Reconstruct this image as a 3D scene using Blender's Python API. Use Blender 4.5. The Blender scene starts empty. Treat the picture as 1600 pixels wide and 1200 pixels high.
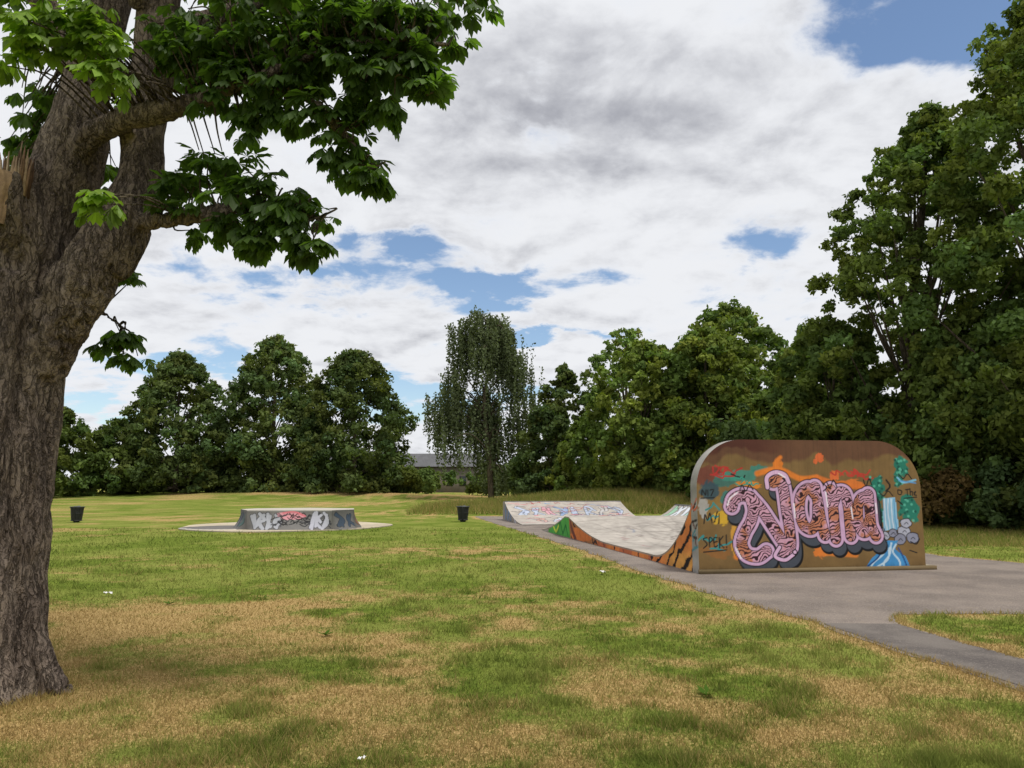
import bpy, math, random
import numpy as np
from mathutils import Vector
random.seed(7)
RNG = np.random.default_rng(11)
scene = bpy.context.scene
COL = scene.collection

# ------------------------------------------------------------------ helpers
def S(r, g, b):
    c = np.array([r, g, b], float) / 255.0
    return np.where(c <= 0.04045, c / 12.92, ((c + 0.055) / 1.055) ** 2.4)

def _hash(ix, iy, iz, seed):
    n = (ix.astype(np.int64) * 374761393 + iy.astype(np.int64) * 668265263 + iz.astype(np.int64) * 1274126177 + seed * 982451653) & 0xFFFFFFFF
    n = ((n ^ (n >> 13)) * 1103515245) & 0xFFFFFFFF
    n = ((n ^ (n >> 16)) * 2654435761) & 0xFFFFFFFF
    n = n ^ (n >> 15)
    return (n & 0xFFFFFF) / float(0xFFFFFF)

def vnoise(x, y, z=None, seed=0):
    x = np.asarray(x, float); y = np.asarray(y, float)
    z = np.zeros_like(x) if z is None else np.asarray(z, float)
    ix, iy, iz = np.floor(x), np.floor(y), np.floor(z)
    fx, fy, fz = x - ix, y - iy, z - iz
    fx = fx * fx * (3 - 2 * fx); fy = fy * fy * (3 - 2 * fy); fz = fz * fz * (3 - 2 * fz)
    r = 0
    for a in (0, 1):
        for b in (0, 1):
            for c in (0, 1):
                w = (fx if a else 1 - fx) * (fy if b else 1 - fy) * (fz if c else 1 - fz)
                r = r + w * _hash(ix + a, iy + b, iz + c, seed)
    return r

def fbm(x, y, z=None, o=4, seed=0):
    s = 0; a = 0.5; f = 1.0; t = 0
    for i in range(o):
        s = s + a * vnoise(np.asarray(x) * f, np.asarray(y) * f, None if z is None else np.asarray(z) * f, seed + i * 17)
        t += a; a *= 0.5; f *= 2.03
    return s / t

def sstep(a, b, x):
    t = np.clip((x - a) / (b - a), 0, 1)
    return t * t * (3 - 2 * t)

def mesh_obj(name, verts, faces, mat=None, col=None, smooth=False, parent=None, attr='Col', fl=None):
    if not isinstance(faces, list):
        faces = [faces]
    faces = [np.asarray(f, np.int32) for f in faces if len(f)]
    me = bpy.data.meshes.new(name)
    verts = np.asarray(verts, np.float32)
    nl = sum(f.size for f in faces); nf = sum(len(f) for f in faces)
    me.vertices.add(len(verts)); me.loops.add(nl); me.polygons.add(nf)
    me.vertices.foreach_set('co', verts.ravel())
    me.loops.foreach_set('vertex_index', np.concatenate([f.ravel() for f in faces]).astype(np.int32))
    tot = np.concatenate([np.full(len(f), f.shape[1], np.int32) for f in faces])
    st = np.concatenate([[0], np.cumsum(tot)[:-1]]).astype(np.int32)
    me.polygons.foreach_set('loop_start', st)
    me.polygons.foreach_set('loop_total', tot)
    if smooth:
        me.polygons.foreach_set('use_smooth', np.ones(nf, bool))
    me.update(calc_edges=True)
    me.validate()
    if col is not None:
        a = me.color_attributes.new(attr, 'FLOAT_COLOR', 'POINT')
        c = np.ones((len(verts), 4), np.float32); c[:, :3] = col
        a.data.foreach_set('color', c.ravel())
    if fl is not None:
        for k, v in fl.items():
            a = me.attributes.new(k, 'FLOAT', 'POINT')
            a.data.foreach_set('value', np.asarray(v, np.float32))
    ob = bpy.data.objects.new(name, me)
    COL.objects.link(ob)
    if mat: me.materials.append(mat)
    if parent: ob.parent = parent
    return ob

def empty(name):
    e = bpy.data.objects.new(name, None); COL.objects.link(e); e.empty_display_size = 0.3
    return e

def grid_faces(nu, nv, off=0):
    i = np.arange(nu - 1)[:, None] * nv + np.arange(nv - 1)[None, :]
    i = i.ravel() + off
    return np.stack([i, i + nv, i + nv + 1, i + 1], 1)

class Geo:
    def __init__(s): s.v = []; s.f4 = []; s.f3 = []; s.c = []; s.n = 0
    def add(s, v, f, c=(0.5, 0.5, 0.5)):
        v = np.asarray(v, float).reshape(-1, 3); f = np.asarray(f, int)
        c = np.broadcast_to(np.asarray(c, float), (len(v), 3))
        (s.f4 if f.shape[1] == 4 else s.f3).append(f + s.n)
        s.v.append(v); s.c.append(c); s.n += len(v)
    def grid(s, P, C):
        nu, nv = P.shape[:2]
        s.add(P.reshape(-1, 3), grid_faces(nu, nv), np.broadcast_to(C, P.shape).reshape(-1, 3))
    def box(s, fr, a, b, c):
        x0, y0, z0 = a; x1, y1, z1 = b
        L = np.array([[x0,y0,z0],[x1,y0,z0],[x1,y1,z0],[x0,y1,z0],[x0,y0,z1],[x1,y0,z1],[x1,y1,z1],[x0,y1,z1]], float)
        f = [[0,3,2,1],[4,5,6,7],[0,1,5,4],[1,2,6,5],[2,3,7,6],[3,0,4,7]]
        s.add(fr(L), f, c)
    def tube(s, pts, rad, n=8, c=(0.5, 0.5, 0.5), cap=True):
        pts = np.asarray(pts, float); rad = np.asarray(rad, float)
        m = len(pts)
        T = np.gradient(pts, axis=0); T /= np.linalg.norm(T, axis=1)[:, None] + 1e-9
        ref = np.array([0.0, 1, 0]) if abs(T[0][1]) < 0.8 else np.array([1.0, 0, 0])
        A = np.cross(T, ref); A /= np.linalg.norm(A, axis=1)[:, None] + 1e-9
        B = np.cross(T, A)
        th = np.linspace(0, 2 * np.pi, n, endpoint=False)
        P = pts[:, None] + rad[:, None, None] * (np.cos(th)[None, :, None] * A[:, None] + np.sin(th)[None, :, None] * B[:, None])
        i = np.arange(m - 1)[:, None] * n; j = np.arange(n)[None, :]; k = (j + 1) % n
        f = np.stack([(i + j).ravel(), (i + k).ravel(), (i + n + k).ravel(), (i + n + j).ravel()], 1)
        V = P.reshape(-1, 3)
        if cap:
            V = np.vstack([V, pts[0], pts[-1]])
            j = j.ravel(); k = k.ravel()
            s.add(V, f, c)
            s.f3.append(np.vstack([np.stack([k, j, np.full(n, m * n)], 1), np.stack([(m - 1) * n + j, (m - 1) * n + k, np.full(n, m * n + 1)], 1)]) + s.n - len(V))
        else:
            s.add(V, f, c)
    def obj(s, name, mat, smooth=False, parent=None):
        fs = []
        if s.f4: fs.append(np.vstack(s.f4))
        if s.f3: fs.append(np.vstack(s.f3))
        return mesh_obj(name, np.vstack(s.v), fs, mat, np.vstack(s.c), smooth, parent)

def spline(pts, k=8):
    p = np.asarray(pts, float)
    q = np.vstack([2 * p[0] - p[1], p, 2 * p[-1] - p[-2]])
    out = []
    for i in range(1, len(q) - 2):
        t = np.linspace(0, 1, k, endpoint=False)[:, None]
        a, b, c, d = q[i - 1], q[i], q[i + 1], q[i + 2]
        out.append(0.5 * (2 * b + (c - a) * t + (2 * a - 5 * b + 4 * c - d) * t ** 2 + (3 * b - a - 3 * c + d) * t ** 3))
    out.append(p[-1:])
    return np.vstack(out)

def seg_dist(X, Y, pts):
    d = np.full(X.shape, 1e9)
    for a, b in zip(pts[:-1], pts[1:]):
        ab = b - a; L = ab @ ab + 1e-12
        t = np.clip(((X - a[0]) * ab[0] + (Y - a[1]) * ab[1]) / L, 0, 1)
        d = np.minimum(d, np.hypot(X - a[0] - t * ab[0], Y - a[1] - t * ab[1]))
    return d

def inpoly(X, Y, poly):
    ins = np.zeros(X.shape, bool)
    n = len(poly)
    for i in range(n):
        x1, y1 = poly[i]; x2, y2 = poly[(i + 1) % n]
        if y1 == y2: continue
        c = ((y1 > Y) != (y2 > Y)) & (X < (x2 - x1) * (Y - y1) / (y2 - y1) + x1)
        ins ^= c
    return ins

# ------------------------------------------------------------------ spray paint canvas (colours stored on a dense mesh)
class Canvas:
    def __init__(s, X, Y, base):
        s.X, s.Y = X, Y
        s.C = np.array(np.broadcast_to(base, X.shape + (3,)), float)
    def _m(s, pts, r):
        return (s.X > pts[:, 0].min() - r) & (s.X < pts[:, 0].max() + r) & (s.Y > pts[:, 1].min() - r) & (s.Y < pts[:, 1].max() + r)
    def blend(s, m, a, col):
        s.C[m] = s.C[m] * (1 - a[:, None]) + np.asarray(col) * a[:, None]
    def stroke(s, pts, r, col, soft=0.5, k=6, op=1.0):
        p = spline(pts, k) if len(pts) > 2 else np.asarray(pts, float)
        m = s._m(p, r + soft + 1)
        if not m.any(): return
        d = seg_dist(s.X[m], s.Y[m], p)
        s.blend(m, op * sstep(r + soft, r - soft, d), col)
    def blob(s, c, rx, ry, col, rough=0.3, soft=0.15, seed=0, op=1.0):
        x = (s.X - c[0]) / rx; y = (s.Y - c[1]) / ry
        m = np.hypot(x, y) < 1.8
        if not m.any(): return
        n = fbm(x[m] * 2.2 + seed * 3.1, y[m] * 2.2 + seed * 7.7, o=3, seed=seed)
        d = np.hypot(x[m], y[m]) + (n - 0.5) * 2 * rough
        s.blend(m, op * sstep(1 + soft, 1 - soft, d), col)
    def poly(s, pts, col, op=1.0):
        p = np.asarray(pts, float)
        m = inpoly(s.X, s.Y, p)
        s.C[m] = s.C[m] * (1 - op) + np.asarray(col) * op
    def glyphs(s, x0, x1, y0, y1, n, cols, r, seed=0, fillk=1.0):
        rg = np.random.default_rng(seed)
        w = (x1 - x0) / n
        G = []
        for i in range(n):
            cx = x0 + (i + 0.5) * w
            pts = []
            for st in range(2):
                k = rg.integers(3, 5)
                pts.append(np.stack([cx + rg.uniform(-0.45, 0.45, k) * w, np.linspace(y0, y1, k) + rg.uniform(-0.12, 0.12, k) * (y1 - y0)], 1)[rg.permutation(k) if st else slice(None)])
            G.append((pts, cols[rg.integers(len(cols))]))
        for pts, c in G:
            for p in pts: s.stroke(p, r * 1.45, S(18, 18, 22), soft=r * 0.12)
        for pts, c in G:
            for p in pts: s.stroke(p, r * 1.1, c, soft=r * 0.12)
    def scribble(s, x0, x1, y0, y1, n, cols, r, seed=0):
        rg = np.random.default_rng(seed)
        for i in range(n):
            cx, cy = rg.uniform(x0, x1), rg.uniform(y0, y1)
            k = rg.integers(4, 9)
            L = rg.uniform(6, 16) * r
            p = np.stack([cx + np.linspace(-L, L, k) + rg.uniform(-2.5, 2.5, k) * r, cy + rg.uniform(-5, 5, k) * r], 1)
            s.stroke(p, r, cols[rg.integers(len(cols))], soft=r * 0.4)

# ------------------------------------------------------------------ node helpers
def new_mat(name):
    m = bpy.data.materials.new(name); m.use_nodes = True
    nt = m.node_tree; nt.nodes.clear()
    return m, nt
class N:
    def __init__(s, nt): s.nt = nt
    def n(s, t, **k):
        nd = s.nt.nodes.new(t)
        for a, b in k.items(): setattr(nd, a, b)
        return nd
    def l(s, a, b): s.nt.links.new(a, b)
    def put(s, sock, v):
        if isinstance(v, bpy.types.NodeSocket): s.l(v, sock)
        elif v is not None: sock.default_value = v
    def math(s, op, a, b=None, c=None, clamp=False):
        nd = s.n('ShaderNodeMath', operation=op); nd.use_clamp = clamp
        s.put(nd.inputs[0], a); s.put(nd.inputs[1], b)
        if c is not None: s.put(nd.inputs[2], c)
        return nd.outputs[0]
    def mix(s, f, a, b, bt='MIX'):
        nd = s.n('ShaderNodeMix', data_type='RGBA', blend_type=bt)
        s.put(nd.inputs[0], f); s.put(nd.inputs[6], a); s.put(nd.inputs[7], b)
        return nd.outputs[2]
    def ramp(s, f, a, b, lo=0.0, hi=1.0):
        nd = s.n('ShaderNodeMapRange', interpolation_type='SMOOTHSTEP')
        s.put(nd.inputs[0], f); nd.inputs[1].default_value = a; nd.inputs[2].default_value = b
        nd.inputs[3].default_value = lo; nd.inputs[4].default_value = hi
        return nd.outputs[0]
    def noise(s, vec, scale, detail=4, rough=0.55, dist=0.0):
        nd = s.n('ShaderNodeTexNoise'); s.put(nd.inputs['Vector'], vec)
        nd.inputs['Scale'].default_value = scale; nd.inputs['Detail'].default_value = detail
        nd.inputs['Roughness'].default_value = rough; nd.inputs['Distortion'].default_value = dist
        return nd.outputs[0]
    def pos(s): return s.n('ShaderNodeNewGeometry').outputs['Position']
    def mapping(s, v, sc, loc=(0, 0, 0)):
        nd = s.n('ShaderNodeMapping'); s.put(nd.inputs[0], v); nd.inputs['Scale'].default_value = sc; nd.inputs['Location'].default_value = loc
        return nd.outputs[0]
def rgba(c): return (float(c[0]), float(c[1]), float(c[2]), 1.0)

def attr_mat(name, rough=0.8, var=0.25, bump=0.3, scale=6.0, spec=0.3):
    m, nt = new_mat(name); h = N(nt)
    a = h.n('ShaderNodeAttribute', attribute_name='Col')
    p = h.pos()
    n1 = h.noise(p, scale, 6, 0.65); n2 = h.noise(p, scale * 0.17, 4); n3 = h.noise(p, scale * 14, 2)
    f = h.math('ADD', h.math('MULTIPLY', n1, 0.6), h.math('MULTIPLY', n2, 0.4))
    k = h.ramp(f, 0.3, 0.7, 1 - var, 1 + var * 0.6)
    g = h.n('ShaderNodeCombineXYZ'); 
    for i in range(3): h.l(k, g.inputs[i])
    c = h.mix(1.0, a.outputs['Color'], g.outputs[0], 'MULTIPLY')
    b = h.n('ShaderNodeBsdfPrincipled'); h.l(c, b.inputs['Base Color'])
    b.inputs['Roughness'].default_value = rough; b.inputs['Specular IOR Level'].default_value = spec
    bp = h.n('ShaderNodeBump'); bp.inputs['Strength'].default_value = bump; bp.inputs['Distance'].default_value = 0.01
    h.l(h.math('ADD', n1, h.math('MULTIPLY', n3, 0.5)), bp.inputs['Height']); h.l(bp.outputs[0], b.inputs['Normal'])
    o = h.n('ShaderNodeOutputMaterial'); h.l(b.outputs[0], o.inputs[0])
    return m

def foliage_mat(name, trans=0.3, gain=1.0, spec=False):
    m, nt = new_mat(name); h = N(nt)
    a = h.n('ShaderNodeAttribute', attribute_name='Col')
    c = a.outputs['Color']
    if spec:
        d = h.n('ShaderNodeBsdfPrincipled'); d.inputs['Roughness'].default_value = 0.5; d.inputs['Specular IOR Level'].default_value = 0.3
        h.l(c, d.inputs['Base Color'])
    else:
        d = h.n('ShaderNodeBsdfDiffuse'); h.l(c, d.inputs[0])
    t = h.n('ShaderNodeBsdfTranslucent')
    tc = h.mix(1.0, c, (1.5 * gain, 1.7 * gain, 0.5 * gain, 1), 'MULTIPLY'); h.l(tc, t.inputs[0])
    mx = h.n('ShaderNodeMixShader'); mx.inputs[0].default_value = trans
    h.l(d.outputs[0], mx.inputs[1]); h.l(t.outputs[0], mx.inputs[2])
    o = h.n('ShaderNodeOutputMaterial'); h.l(mx.outputs[0], o.inputs[0])
    return m

def bark_mat(name, c1, c2, c3, sc=1.0):
    m, nt = new_mat(name); h = N(nt)
    p = h.pos()
    wv = h.n('ShaderNodeTexNoise'); h.l(p, wv.inputs['Vector']); wv.inputs['Scale'].default_value = 5 * sc; wv.inputs['Detail'].default_value = 3
    pw = h.n('ShaderNodeVectorMath', operation='MULTIPLY_ADD'); h.l(wv.outputs['Color'], pw.inputs[0]); pw.inputs[1].default_value = (0.12, 0.12, 0.12); h.l(p, pw.inputs[2])
    ps = h.mapping(pw.outputs[0], (1, 1, 0.16)); pm = h.mapping(pw.outputs[0], (1, 1, 0.5))
    r1 = h.noise(ps, 13 * sc, 4, 0.6)
    crack = h.ramp(h.math('ABSOLUTE', h.math('SUBTRACT', r1, 0.5)), 0.0, 0.045)
    r2 = h.noise(pm, 24 * sc, 3, 0.6)
    crk2 = h.ramp(h.math('ABSOLUTE', h.math('SUBTRACT', r2, 0.5)), 0.0, 0.05)
    n1 = h.noise(pm, 60 * sc, 6, 0.72); n2 = h.noise(p, 1.8 * sc, 5, .6)
    c = h.mix(h.ramp(n1, 0.3, 0.7), rgba(c1), rgba(c2))
    c = h.mix(h.ramp(n2, 0.4, 0.65), c, rgba(np.array(c2) * np.array([1.12, 1.14, 1.1])))
    c = h.mix(h.math('MULTIPLY', h.math('SUBTRACT', 1.0, crk2), 0.30), c, rgba(c3))
    c = h.mix(h.math('MULTIPLY', h.math('SUBTRACT', 1.0, crack), 0.55), c, rgba(c3))
    b = h.n('ShaderNodeBsdfPrincipled'); h.l(c, b.inputs['Base Color']); b.inputs['Roughness'].default_value = 0.95; b.inputs['Specular IOR Level'].default_value = 0.1
    bp = h.n('ShaderNodeBump'); bp.inputs['Strength'].default_value = 1.0; bp.inputs['Distance'].default_value = 0.025
    hh = h.math('ADD', crack, h.math('MULTIPLY', n1, 0.9)); hh = h.math('ADD', hh, h.math('MULTIPLY', crk2, 0.6))
    h.l(hh, bp.inputs['Height']); h.l(bp.outputs[0], b.inputs['Normal'])
    o = h.n('ShaderNodeOutputMaterial'); h.l(b.outputs[0], o.inputs[0])
    return m

M_PAINT = attr_mat('sprayed_concrete', 0.7, 0.16, 0.25, 5.0)
M_CONC = attr_mat('weathered_concrete', 0.85, 0.28, 0.35, 4.0)
M_WOOD = attr_mat('torn_wood', 0.9, 0.4, 1.0, 22.0, 0.1)
M_METAL = attr_mat('painted_metal', 0.5, 0.15, 0.1, 9.0, 0.5)
M_LEAF = foliage_mat('tree_foliage', 0.25)
M_CHEST = foliage_mat('chestnut_leaves', 0.45, 1.2, True)
M_BARK = bark_mat('chestnut_bark', S(104, 92, 83), S(142, 127, 115), S(42, 36, 32))
M_BARK2 = bark_mat('tree_bark', S(80, 70, 58), S(105, 95, 80), S(40, 34, 28), 0.4)

# ------------------------------------------------------------------ ground
ASPH = np.array([(-2.0, 41.5), (-1.2, 36.2), (.44, 27.3), (1.65, 20.3), (2.43, 15), (2.91, 12.05), (3.40, 9.95), (3.60, 9.2), (3.75, 7.8), (4.05, 6.38), (4.5, 4.6), (5, 2.0),
                 (6.1, 2.0), (5.35, 5), (4.80, 7.4), (4.62, 8.5), (4.55, 9.4), (4.85, 9.95), (7, 10.05), (9, 10.4), (12, 11.8), (12.3, 14), (10.7, 16.3), (9.9, 18), (9.6, 24), (9.4, 30), (9.2, 38), (7, 41.5), (2, 42.5)])
def rough_poly(p, step=0.10, amp=0.06, seed=3):
    out = []
    n = len(p)
    for i in range(n):
        a, b = p[i], p[(i + 1) % n]
        k = max(1, int(np.hypot(*(b - a)) / step))
        for j in range(k):
            out.append(a + (b - a) * j / k)
    out = np.array(out)
    q = out.copy()
    q[:, 0] += (fbm(out[:, 0] * 2.2, out[:, 1] * 2.2, o=4, seed=seed) - 0.5) * 4 * amp
    q[:, 1] += (fbm(out[:, 0] * 2.2, out[:, 1] * 2.2, o=4, seed=seed + 9) - 0.5) * 4 * amp
    return q
ASPH_R = rough_poly(ASPH)
DISC_C = np.array([-9.0, 31.3]); DISC_R = 4.0

def gheight(x, y):
    g = lambda cx, cy, sx, sy, h: h * np.exp(-((x - cx) / sx) ** 2 - ((y - cy) / sy) ** 2)
    return g(8, 52, 10, 5, 1.1) + g(-20, 89, 16, 5, 0.55) + g(-45, 95, 20, 8, 0.5) + g(28, 45, 10, 15, 0.6) + 0.5 * sstep(60, 110, y)

def dryness(x, y):
    n = fbm(x / 0.9, y / 0.9, o=5, seed=5); n2 = fbm(x / 4.0 + 9, y / 4.0, o=3, seed=25); n3 = fbm(x * 3.0, y * 3.0, o=4, seed=45)
    n4 = fbm(x / 7 + 3, y / 9, o=4, seed=65)
    g = lambda cx, cy, sx, sy, h: h * np.exp(-((x - cx) / sx) ** 2 - ((y - cy) / sy) ** 2)
    d = 0.17 + (n - 0.5) * 1.4 + (n2 - 0.5) * 0.8 + (n3 - 0.5) * 1.4
    d = d + g(-5.2, 9.3, 2.7, 1.7, 0.70) + g(-3.6, 6.6, 1.6, 1.8, 0.42) + g(-2.4, 5.0, 1.6, 0.9, 0.30) + g(-8.5, 9.8, 3, 2.0, 0.4) + g(-.3, 4.9, .8, .5, .2) + g(1.1, 6.3, 1.2, .4, .30) + g(2.6, 5.4, 1.0, .5, .3) + g(-.4, 8.2, .8, .3, .25)
    d = d + 0.10 * sstep(8.5, 5.5, y) - 0.22 * sstep(10, 13, y) * sstep(45, 25, y) + (n4 - 0.5) * 1.1 * sstep(11, 18, y)
    d = d + g(-16, 88, 17, 3.0, 1.0) + g(0.5, 9.6, 1.2, .5, .25) + g(4.2, 56, 6, 5, .3) + g(-1.5, 60, 4, 9, .3) + g(-9, 26.6, 4.5, .8, .25)
    return d

def axis(lo, hi, f0, f1, fs, grow=1.12):
    mid = np.arange(f0, f1 + 1e-6, fs)
    up = []; v = f1; st = fs
    while v < hi: st *= grow; v += st; up.append(v)
    dn = []; v = f0; st = fs
    while v > lo: st *= grow; v -= st; dn.append(v)
    return np.concatenate([dn[::-1], mid, up])
gx = axis(-500, 500, -14, 13, 0.11); gy = axis(-60, 700, 3.0, 20, 0.11, 1.03)
GX, GY = np.meshgrid(gx, gy, indexing='ij')
x, y = GX.ravel(), GY.ravel()
dr = dryness(x, y)
near = (x > -6) & (x < 16) & (y < 60) & (y > 0)
de = np.full(x.shape, 9.0); loop = np.vstack([ASPH_R, ASPH_R[:1]])[::3]
de[near] = seg_dist(x[near], y[near], loop)
dr += 0.6 * sstep(0.45, 0.0, de)
V = np.stack([x, y, gheight(x, y)], 1)

def grass_mat(name, blades):
    m, nt = new_mat(name); h = N(nt)
    a = h.n('ShaderNodeAttribute', attribute_name='dry'); d = a.outputs['Fac']
    p = h.pos()
    n1 = h.noise(p, 38, 3, 0.7); n2 = h.noise(p, 7, 4, 0.6); n3 = h.noise(p, 0.45, 4)
    if blades:
        r = h.n('ShaderNodeAttribute', attribute_name='rnd').outputs['Fac']
        d = h.math('ADD', d, h.math('MULTIPLY', h.math('SUBTRACT', r, 0.5), 0.95))
    else:
        d = h.math('ADD', d, h.math('MULTIPLY', h.math('SUBTRACT', n1, 0.5), 1.3))
        d = h.math('ADD', d, h.math('MULTIPLY', h.math('SUBTRACT', n2, 0.5), 0.9))
    k = h.ramp(d, 0.12, 0.85)
    g1 = h.mix(h.ramp(n2, 0.35, 0.65), rgba(S(88, 106, 42)), rgba(S(116, 130, 54)))
    g1 = h.mix(h.ramp(n3, 0.42, 0.6), g1, rgba(S(128, 136, 66)))
    y1 = h.mix(h.ramp(n1, 0.35, 0.65), rgba(S(146, 120, 78)), rgba(S(190, 162, 110)))
    c = h.mix(k, g1, y1)
    if blades:
        c = h.mix(h.math('MULTIPLY', r, 0.30), c, rgba(S(148, 150, 84)))
        d1 = h.n('ShaderNodeBsdfDiffuse'); h.l(c, d1.inputs[0])
        t = h.n('ShaderNodeBsdfTranslucent'); h.l(c, t.inputs[0])
        mx = h.n('ShaderNodeMixShader'); mx.inputs[0].default_value = 0.4
        h.l(d1.outputs[0], mx.inputs[1]); h.l(t.outputs[0], mx.inputs[2]); out = mx.outputs[0]
    else:
        c = h.mix(h.ramp(n1, 0.3, 0.6, 0.35, 0.0), c, rgba(S(70, 66, 34)))
        b = h.n('ShaderNodeBsdfDiffuse'); h.l(c, b.inputs[0])
        bp = h.n('ShaderNodeBump'); bp.inputs['Strength'].default_value = 0.7; bp.inputs['Distance'].default_value = 0.03
        h.l(n1, bp.inputs['Height']); h.l(bp.outputs[0], b.inputs['Normal']); out = b.outputs[0]
    o = h.n('ShaderNodeOutputMaterial'); h.l(out, o.inputs[0])
    return m
M_GROUND = grass_mat('lawn', False); M_BLADE = grass_mat('grass_blades', True)
mesh_obj('ground', V, grid_faces(len(gx), len(gy)), M_GROUND, fl={'dry': dr}, smooth=True)

# grass blades
def blades(name, x, y, hgt, wid, dry):
    n = len(x)
    z = gheight(x, y)
    a = RNG.uniform(0, 2 * np.pi, n); la = RNG.uniform(0, 2 * np.pi, n); lm = RNG.uniform(0.1, 1.1, n) * hgt
    p = np.stack([x, y, z - 0.003], 1)
    s = np.stack([np.cos(a), np.sin(a), np.zeros(n)], 1) * wid[:, None]
    t = np.stack([np.cos(la) * lm, np.sin(la) * lm, hgt], 1)
    V = np.stack([p - s, p + s, p + t], 1).reshape(-1, 3)
    F = np.arange(3 * n).reshape(-1, 3)
    return mesh_obj(name, V, F, M_BLADE, fl={'dry': np.repeat(dry, 3), 'rnd': np.repeat(RNG.uniform(0, 1, n), 3)})
n = 400000
u = RNG.uniform(0, 1, n)
by = 1 / (1 / 3.6 - u * (1 / 3.6 - 1 / 30.0)); bx = RNG.uniform(-0.80, 0.80, n) * (by + 0.4)
dn = dryness(bx, by)
ins = inpoly(bx, by, ASPH_R[::2]); dist = np.full(n, 9.0)
nr = (bx > 0) & (bx < 14)
dist[nr] = seg_dist(bx[nr], by[nr], loop)
keep = (~ins | (dist < 0.06)) & (np.hypot(bx - DISC_C[0], by - DISC_C[1]) > DISC_R) & (np.hypot(bx + 4.2, by - 6.2) > 0.5)
dn = dn + 0.6 * sstep(0.45, 0, dist)
bx, by, dn, dist = bx[keep], by[keep], dn[keep], dist[keep]
tuft = fbm(bx * 4.2, by * 4.2, o=3, seed=77)
hg = (0.014 + 0.055 * sstep(0.52, 0.78, tuft) * sstep(0.9, 0.2, dn) + 0.034 * RNG.uniform(0, 1, len(bx)) ** 3) * (1 + 0.02 * by)
hg = hg + 0.03 * sstep(0.15, 0.0, dist)
# longer grass where the mower misses round the trunk foot
hg = hg + 0.05 * sstep(0.85, 0.6, np.hypot(bx + 4.2, by - 6.2)) * RNG.uniform(0.3, 1, len(bx))
blades('grass', bx, by, hg, (0.0013 + 0.00045 * by) * RNG.uniform(0.6, 1.4, len(bx)), dn)
n = 60000
bx = RNG.normal(8, 8, n); by = RNG.normal(50, 4, n)
ok = (by > 43) & (bx > -6)
blades('long_grass', bx[ok], by[ok], RNG.uniform(0.2, 0.55, ok.sum()), RNG.uniform(0.012, 0.03, ok.sum()), 0.2 + fbm(bx[ok] / 2, by[ok] / 2, seed=3) * 0.5 - 0.1)
n = 30000
bx = RNG.uniform(9.5, 24, n); by = RNG.uniform(19, 30, n) 
ok = by > 21 + (bx - 10) * -0.1
blades('long_grass', bx[ok], by[ok], RNG.uniform(0.06, 0.2, ok.sum()), RNG.uniform(0.008, 0.018, ok.sum()), 0.2 + fbm(bx[ok] / 2, by[ok] / 2, seed=3) * 0.3)

# asphalt
def flat_poly(name, P, z, mat):
    me = bpy.data.meshes.new(name)
    import bmesh
    bm = bmesh.new()
    vs = [bm.verts.new((a, b, z)) for a, b in P]
    f = bm.faces.new(vs)
    bm.normal_update()
    if f.normal.z < 0: f.normal_flip()
    bmesh.ops.triangulate(bm, faces=bm.faces[:])
    bm.to_mesh(me); bm.free()
    o = bpy.data.objects.new(name, me); COL.objects.link(o); me.materials.append(mat)
    return o
m, nt = new_mat('worn_asphalt'); h = N(nt); p = h.pos()
n1 = h.noise(p, 60, 3, 0.7); n2 = h.noise(p, 0.8, 5, 0.6); n3 = h.noise(p, 5, 4)
vo = h.n('ShaderNodeTexVoronoi'); h.l(p, vo.inputs['Vector']); vo.inputs['Scale'].default_value = 55
c = h.mix(h.ramp(n2, 0.35, 0.65), rgba(S(104, 95, 89)), rgba(S(130, 119, 110)))
c = h.mix(h.ramp(n1, 0.5, 0.72), c, rgba(S(164, 152, 140)))
c = h.mix(h.ramp(vo.outputs[0], 0.1, 0.5, 0.45, 0), c, rgba(S(74, 68, 64)))
c = h.mix(h.ramp(n3, 0.58, 0.75, 0, .4), c, rgba(S(142, 126, 102)))
b = h.n('ShaderNodeBsdfPrincipled'); h.l(c, b.inputs['Base Color']); b.inputs['Roughness'].default_value = 0.85; b.inputs['Specular IOR Level'].default_value = 0.25
bp = h.n('ShaderNodeBump'); bp.inputs['Strength'].default_value = 0.5; bp.inputs['Distance'].default_value = 0.01
h.l(n1, bp.inputs['Height']); h.l(bp.outputs[0], b.inputs['Normal'])
o = h.n('ShaderNodeOutputMaterial'); h.l(b.outputs[0], o.inputs[0])
M_ASPH = m
flat_poly('asphalt_path', ASPH_R, 0.006, M_ASPH)
m, nt = new_mat('dark_asphalt'); h = N(nt); p = h.pos()
n1 = h.noise(p, 60, 3, 0.7); n2 = h.noise(p, 1.5, 5, 0.6)
c = h.mix(h.ramp(n2, 0.35, 0.65), rgba(S(82, 76, 73)), rgba(S(108, 101, 95)))
c = h.mix(h.ramp(n1, 0.52, 0.72), c, rgba(S(132, 124, 116)))
b = h.n('ShaderNodeBsdfPrincipled'); h.l(c, b.inputs['Base Color']); b.inputs['Roughness'].default_value = 0.9; b.inputs['Specular IOR Level'].default_value = 0.25
o = h.n('ShaderNodeOutputMaterial'); h.l(b.outputs[0], o.inputs[0])
flat_poly('footpath', rough_poly(np.array([(3.62, 9.35), (3.8, 7.8), (4.1, 6.38), (4.55, 4.6), (5.05, 2.1), (6.0, 2.1), (5.28, 5), (4.74, 7.4), (4.56, 8.5), (4.48, 9.3)]), 0.1, 0.03, 8), 0.011, m)

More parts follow.
